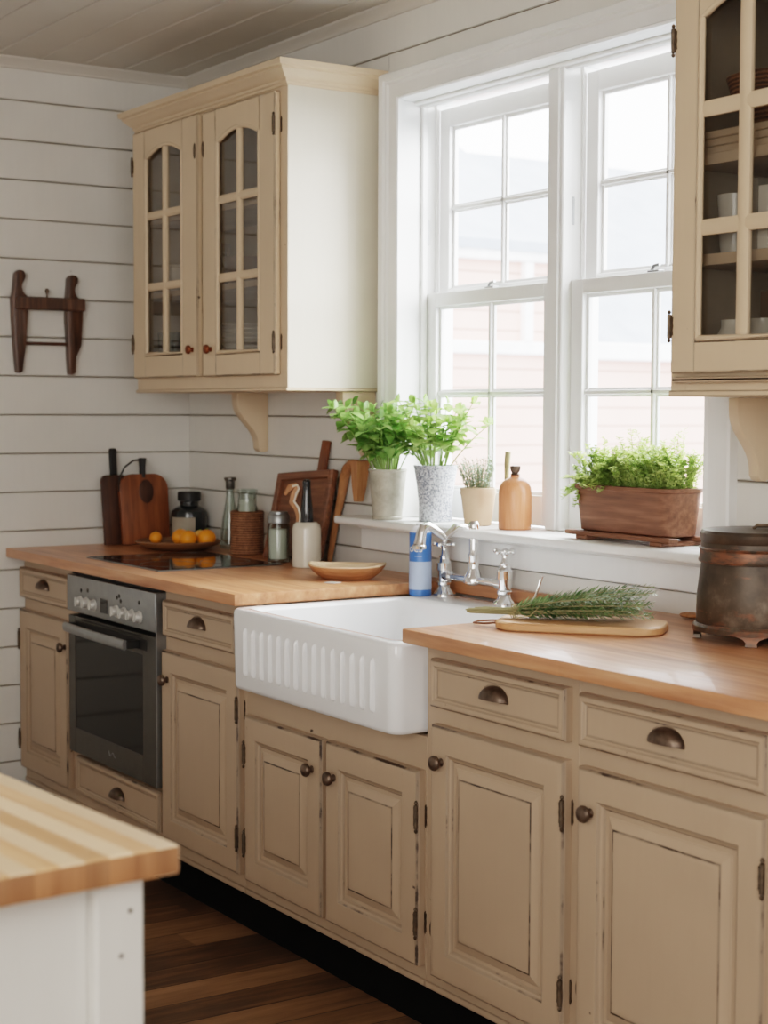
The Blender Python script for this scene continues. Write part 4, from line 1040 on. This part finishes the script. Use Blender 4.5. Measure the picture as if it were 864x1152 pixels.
for i in range(360):
    x = rnd.uniform(2.112, 2.430); y_ = rnd.uniform(-.038, .06); p = Vector((x, y_, ZS+.118))
    # three clumps with taller sprigs
    cl = max(math.exp(-((x-c)/.04)**2)*hh for c, hh in ((2.155, 1.), (2.27, .95), (2.385, .9), (2.20, .45), (2.33, .5)))
    h_ = (.062+.062*cl)*rnd.uniform(.45, 1.05)+(.05 if rnd.random() < .06 else 0)
    if x < 2.235 and rnd.random() < .45: dr = Vector((rnd.uniform(-.045, .01), rnd.uniform(-.075, -.02), 0)); h_ *= rnd.uniform(-.35, .5)
    else: dr = Vector((rnd.uniform(-.045, .045), rnd.uniform(-.05, .02), 0))
    tip = p+dr+Vector((0, 0, h_)); mid = p.lerp(tip, .5)+Vector((0, 0, .025)); 
    pts = [p.lerp(mid, u).lerp(mid.lerp(tip, u), u) for u in (0, .33, .66, 1)]
    ms.tube(pts, [.001, .0009, .0008, .0005], 4)
    nl = 30
    for k in range(nl):
        u = .1+.9*k/nl; q = p.lerp(mid, u).lerp(mid.lerp(tip, u), u); b = k*1.57+rnd.uniform(-.6, .6)
        for sg in (0, PI):
            d = Vector((math.cos(b+sg), math.sin(b+sg), rnd.uniform(-.1, .8))).normalized(); L = rnd.uniform(.0065, .0125)
            s_ = d.cross(Vector((rnd.uniform(-.4, .4), rnd.uniform(-.4, .4), 1))).normalized()*L*.40; e = q+d*(L+.002); c = q+d*(.002+L*.5)
            if e.y < .088: mf.quad([mf.b.verts.new(v) for v in (q, c-s_, e, c+s_)])
obj('stem', ms, M['stem'], tp); obj('foliage', mf, M['thyme'], tp, smooth=False)

# ------------------------------------------------------------------ canister
cx, cy = 2.822, -.160
cn = thing('canister', (cx, cy, ZT), 'large aged dark metal canister with lid and footed base on the right worktop', 'canister')
def lp(r, z): return (r, z)
m = MB(); m.lathe([(.116, .028), (.118, .032), (.117, .09), (.110, .150), (.108, .160), (.001, .160)], (cx, cy, ZT), 48); obj('body', m, M['tin'], cn)
m = MB(); m.lathe([(.110, .157), (.114, .158), (.115, .162), (.113, .166), (.112, .182), (.114, .185), (.112, .188), (.001, .188)], (cx, cy, ZT), 48); obj('band', m, M['tinrust'], cn)
m = MB(); m.lathe([(.110, .187), (.109, .198), (.111, .201), (.112, .216), (.108, .222), (.06, .226), (.001, .227)], (cx, cy, ZT), 48); ld = obj('lid', m, M['tin'], cn)
m = MB(); m.tube([(cx+.02, cy-.03, ZT+.226), (cx+.025, cy-.025, ZT+.233), (cx+.06, cy+.01, ZT+.233), (cx+.065, cy+.015, ZT+.226)], .004, 8); obj('lid_handle', m, M['iron'], ld)
m = MB(); m.lathe([(.117, .018), (.124, .020), (.125, .030), (.120, .036), (.116, .036), (.116, .018)], (cx, cy, ZT), 48, caps=False); obj('base_ring', m, M['tinrust'], cn)
for k in range(4):
    a = math.radians(-123-24+90*k+8); r_ = Vector((math.cos(a), math.sin(a), 0)); s_ = Vector((-math.sin(a), math.cos(a), 0)); c0 = Vector((cx, cy, ZT))+r_*.113
    m = MB(); L = []
    for z, w, o in ((.0005, .012, .010), (.008, .011, .009), (.014, .016, .008), (.020, .030, .008)):
        L.append([c0+s_*w*a_+r_*(o*b_)+Vector((0, 0, z)) for a_, b_ in ((-1, -.6), (1, -.6), (1, 1), (-1, 1))])
    m.loops(L); obj('foot', m, M['tinrust'], cn)

# ------------------------------------------------------------------ rosemary board
ang = math.radians(40)
rbx, rby = 2.515, -.356
cb_ = thing('cutting_board', (rbx, rby, ZT), 'pale oval-cornered chopping board under the rosemary on the right worktop', 'cutting board', rz=ang)
m = MB(); m.loops([[(a, b, z) for a, b, _ in rrect(-.178+i, .178-i, -.085+i, .085-i, .055, 0, 8)] for i, z in ((.003, 0), (0, .003), (0, .014), (.003, .0175), (.006, .018))]); obj('board', m, M['board'], cb_, local=True)
m = MB(); m.tube([(-.175, .03, .008), (-.205, .045, .005), (-.235, .035, .004), (-.235, .0, .004), (-.205, -.012, .005), (-.175, -.005, .008)], .0022, 6); obj('cord', m, M['traywood'], cb_, local=True)
rb = thing('rosemary_bunch', (rbx, rby, ZT+.019), 'bunch of fresh rosemary tied with twine lying on the pale chopping board', 'herb bunch', rz=math.radians(42))
rnd = random.Random(5)
for i in range(36):
    v = i/35; sp = rnd.uniform(-1, 1); lay = rnd.random()
    L0 = rnd.uniform(.27, .365)
    p0 = Vector((-.225+rnd.uniform(-.03, .03), rnd.uniform(-.012, .012), .008+lay*.012)); tie = Vector((-.15, sp*.010, .007+lay*.014))
    tip = Vector((-.235+L0+.04*rnd.random(), sp*.080+rnd.uniform(-.01, .01), .012+lay*.074*(1-.5*abs(sp))))
    midp = tie.lerp(tip, .5)+Vector((0, 0, .012*lay))
    pts = [p0, tie]+[tie.lerp(midp, u).lerp(midp.lerp(tip, u), u) for u in (.25, .5, .75, 1)]
    lm = M['rosemary'] if rnd.random() < .5 else M['rosemary2']
    m = MB(); m.keepn = True; m.mi = 0; m.tube(pts, [.0016, .0016, .0014, .0012, .001, .0007], 5); m.mi = 1
    for k in range(96):
        u = (k/96)**.85; q = tie.lerp(midp, u).lerp(midp.lerp(tip, u), u); d0 = (midp.lerp(tip, u)-tie.lerp(midp, u)).normalized()
        if u < .06 and rnd.random() < .6: continue
        b = k*2.4+rnd.uniform(-.3, .3); sd = d0.cross(Vector((0, 0, 1))).normalized(); up_ = sd.cross(d0)
        d = (d0*.95+(sd*math.cos(b)+up_*math.sin(b))*.80).normalized(); L = rnd.uniform(.019, .029)*(1-.45*u**3)
        s_ = d.cross(Vector((rnd.uniform(-.5, .5), rnd.uniform(-.5, .5), 1))).normalized()*.0021
        e = q+d*L; c = q.lerp(e, .55)
        if e.z < .001: e.z = .001
        m.quad([m.b.verts.new(w) for w in (q-s_*.5, c-s_, e, c+s_, )])
    obj('sprig', m, [M['woodystem'], lm], rb, local=True, smooth=False)
m = MB()
for k in range(3):
    m.tube([(-.148+.004*k, .022*math.cos(a), .014+.015*math.sin(a)) for a in [2*PI*j/16 for j in range(17)]], .0010, 6)
m.tube([(-.145, -.02, .012), (-.13, -.05, .006), (-.10, -.055, .012), (-.085, -.03, .03)], .0010, 6)
obj('twine', m, M['twine'], rb, local=True)
# spoon at the sink ledge, wooden spoon by the wall
m = MB(); m.sphere((1.945, -.095, .9055), .016, (1.5, 1, .22)); m.tube([(1.962, -.090, .907), (1.975, -.078, .912), (1.982, -.062, .930), (1.985, -.050, .958), (1.990, -.045, .982)], [.003, .003, .003, .0032, .004], 8)
one('spoon', m, M['chrome'], 'small metal spoon with upturned handle on the sink ledge right of the taps', 'spoon')
m = MB(); m.tube([(2.53, -.035, ZT+.007), (2.62, -.038, ZT+.007), (2.73, -.03, ZT+.007)], [.006, .006, .005], 8); m.sphere((2.505, -.035, ZT+.0075), .022, (1.3, 1, .3)); one('wooden_spoon', m, M['midwood'], 'wooden spoon lying along the wall between chopping board and canister', 'spoon')

# ------------------------------------------------------------------ island
ix, iy = 3.522, -1.785
isl = thing('kitchen_island', (ix, iy, 0), 'white kitchen island with striped butcher block top in the near left corner', 'island', rz=math.radians(5))
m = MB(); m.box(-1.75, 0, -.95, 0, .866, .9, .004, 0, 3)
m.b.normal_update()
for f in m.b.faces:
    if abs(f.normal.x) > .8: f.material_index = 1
obj('butcher_block_top', m, [M['block'], M['endgrain_shaded']], isl, local=True)
m = MB(); m.box(-1.71, -.062, -.90, -.05, .0, .866); obj('body', m, M['islandpaint'], isl, local=True, smooth=False)
m = MB()
m.box(-.058, -.030, -.092, -.030, 0, .8655, .003); obj('corner_post', m, M['islandpaint'], isl, local=True)
m = MB(); m.box(-.12, -.0585, -.052, -.030, 0, .8655, .003); obj('side_stile', m, M['islandpaint'], isl, local=True)
m = MB()
for k in range(6): m.box(-.066, -.050, -.90+.135*k+.0008, -.90+.135*(k+1)-.0008, .0, .8655, .0025)
obj('end_panel', m, M['islandpaint'], isl, local=True)
for y_, z in ((-.048, .825), (-.060, .775)):
    m = MB(); m.lathe([(.0030, 0), (.0025, .001), (.0005, .0012)], (-.030, y_, z), 10, 'x'); obj('screw', m, M['iron'], isl, local=True)

# ------------------------------------------------------------------ light
w = bpy.data.worlds.new('sky'); bpy.context.scene.world = w; w.use_nodes = True
nt = w.node_tree; bg = nt.nodes['Background']
tc = N(nt, 'ShaderNodeTexCoord'); sp = N(nt, 'ShaderNodeSeparateXYZ'); nt.links.new(tc.outputs['Generated'], sp.inputs[0])
nt.links.new(ramp(nt, mth(nt, 'ADD', mth(nt, 'MULTIPLY', sp.outputs[2], .5), .5), [(.45, (.80, .82, .84, 1)), (.6, (.95, .97, 1., 1))]), bg.inputs[0])
SKY = 7.0
bg.inputs[1].default_value = SKY
def area(name, loc, target, sx_, sy_, power, color=(1,1,1), portal=False):
    l = bpy.data.lights.new(name, 'AREA'); l.shape = 'RECTANGLE'; l.size = sx_; l.size_y = sy_; l.energy = power; l.color = color
    o = bpy.data.objects.new(name, l); C.objects.link(o); o.location = loc
    o.rotation_euler = (Vector(target)-Vector(loc)).to_track_quat('-Z', 'Y').to_euler()
    if portal: l.cycles.is_portal = True
    return o
area('window_portal', (1.875, .20, 1.67), (1.875, -2, 1.67), 1.3, 1.25, 1, portal=True)
area('window_daylight', (2.3, 1.3, 2.5), (1.9, -.9, 1.0), 1.8, 1.6, 170, (.97, .985, 1.))
area('room_fill_light', (4.9, -4.2, 2.0), (1.3, -.3, 1.3), 2.4, 1.8, 66, (1., .965, .92))
area('side_fill_light', (5.75, -1.6, 1.6), (1., -.9, 1.3), 1.8, 1.6, 12, (.99, .99, 1.))  # added soft fill from the right, no window stands there

# ------------------------------------------------------------------ camera
cam = bpy.data.cameras.new('camera'); co = bpy.data.objects.new('camera', cam); C.objects.link(co)
fw = Vector((-0.8364038, 0.5445804, -0.06213598)); rt = Vector((0.54543284, 0.83814594, 0.00379408)); up = Vector((-0.0541452, 0.03071762, 0.99806048))
co.matrix_world = Matrix(((rt.x, up.x, -fw.x, 5.20700), (rt.y, up.y, -fw.y, -2.60774), (rt.z, up.z, -fw.z, 1.39522), (0, 0, 0, 1)))
cam.sensor_fit = 'VERTICAL'; cam.sensor_height = 36.; cam.lens = 1869.536/1152*36
cam.dof.use_dof = True; cam.dof.focus_distance = 3.75; cam.dof.aperture_fstop = 4.5
cam.clip_start = .05
sc = bpy.context.scene; sc.camera = co
sc.view_settings.view_transform = 'Filmic'; sc.view_settings.look = 'Medium High Contrast'; sc.view_settings.exposure = .74
sc.cycles.use_denoising = True; sc.cycles.max_bounces = 10; sc.cycles.transparent_max_bounces = 16
sc.cycles.sample_clamp_indirect = 6.
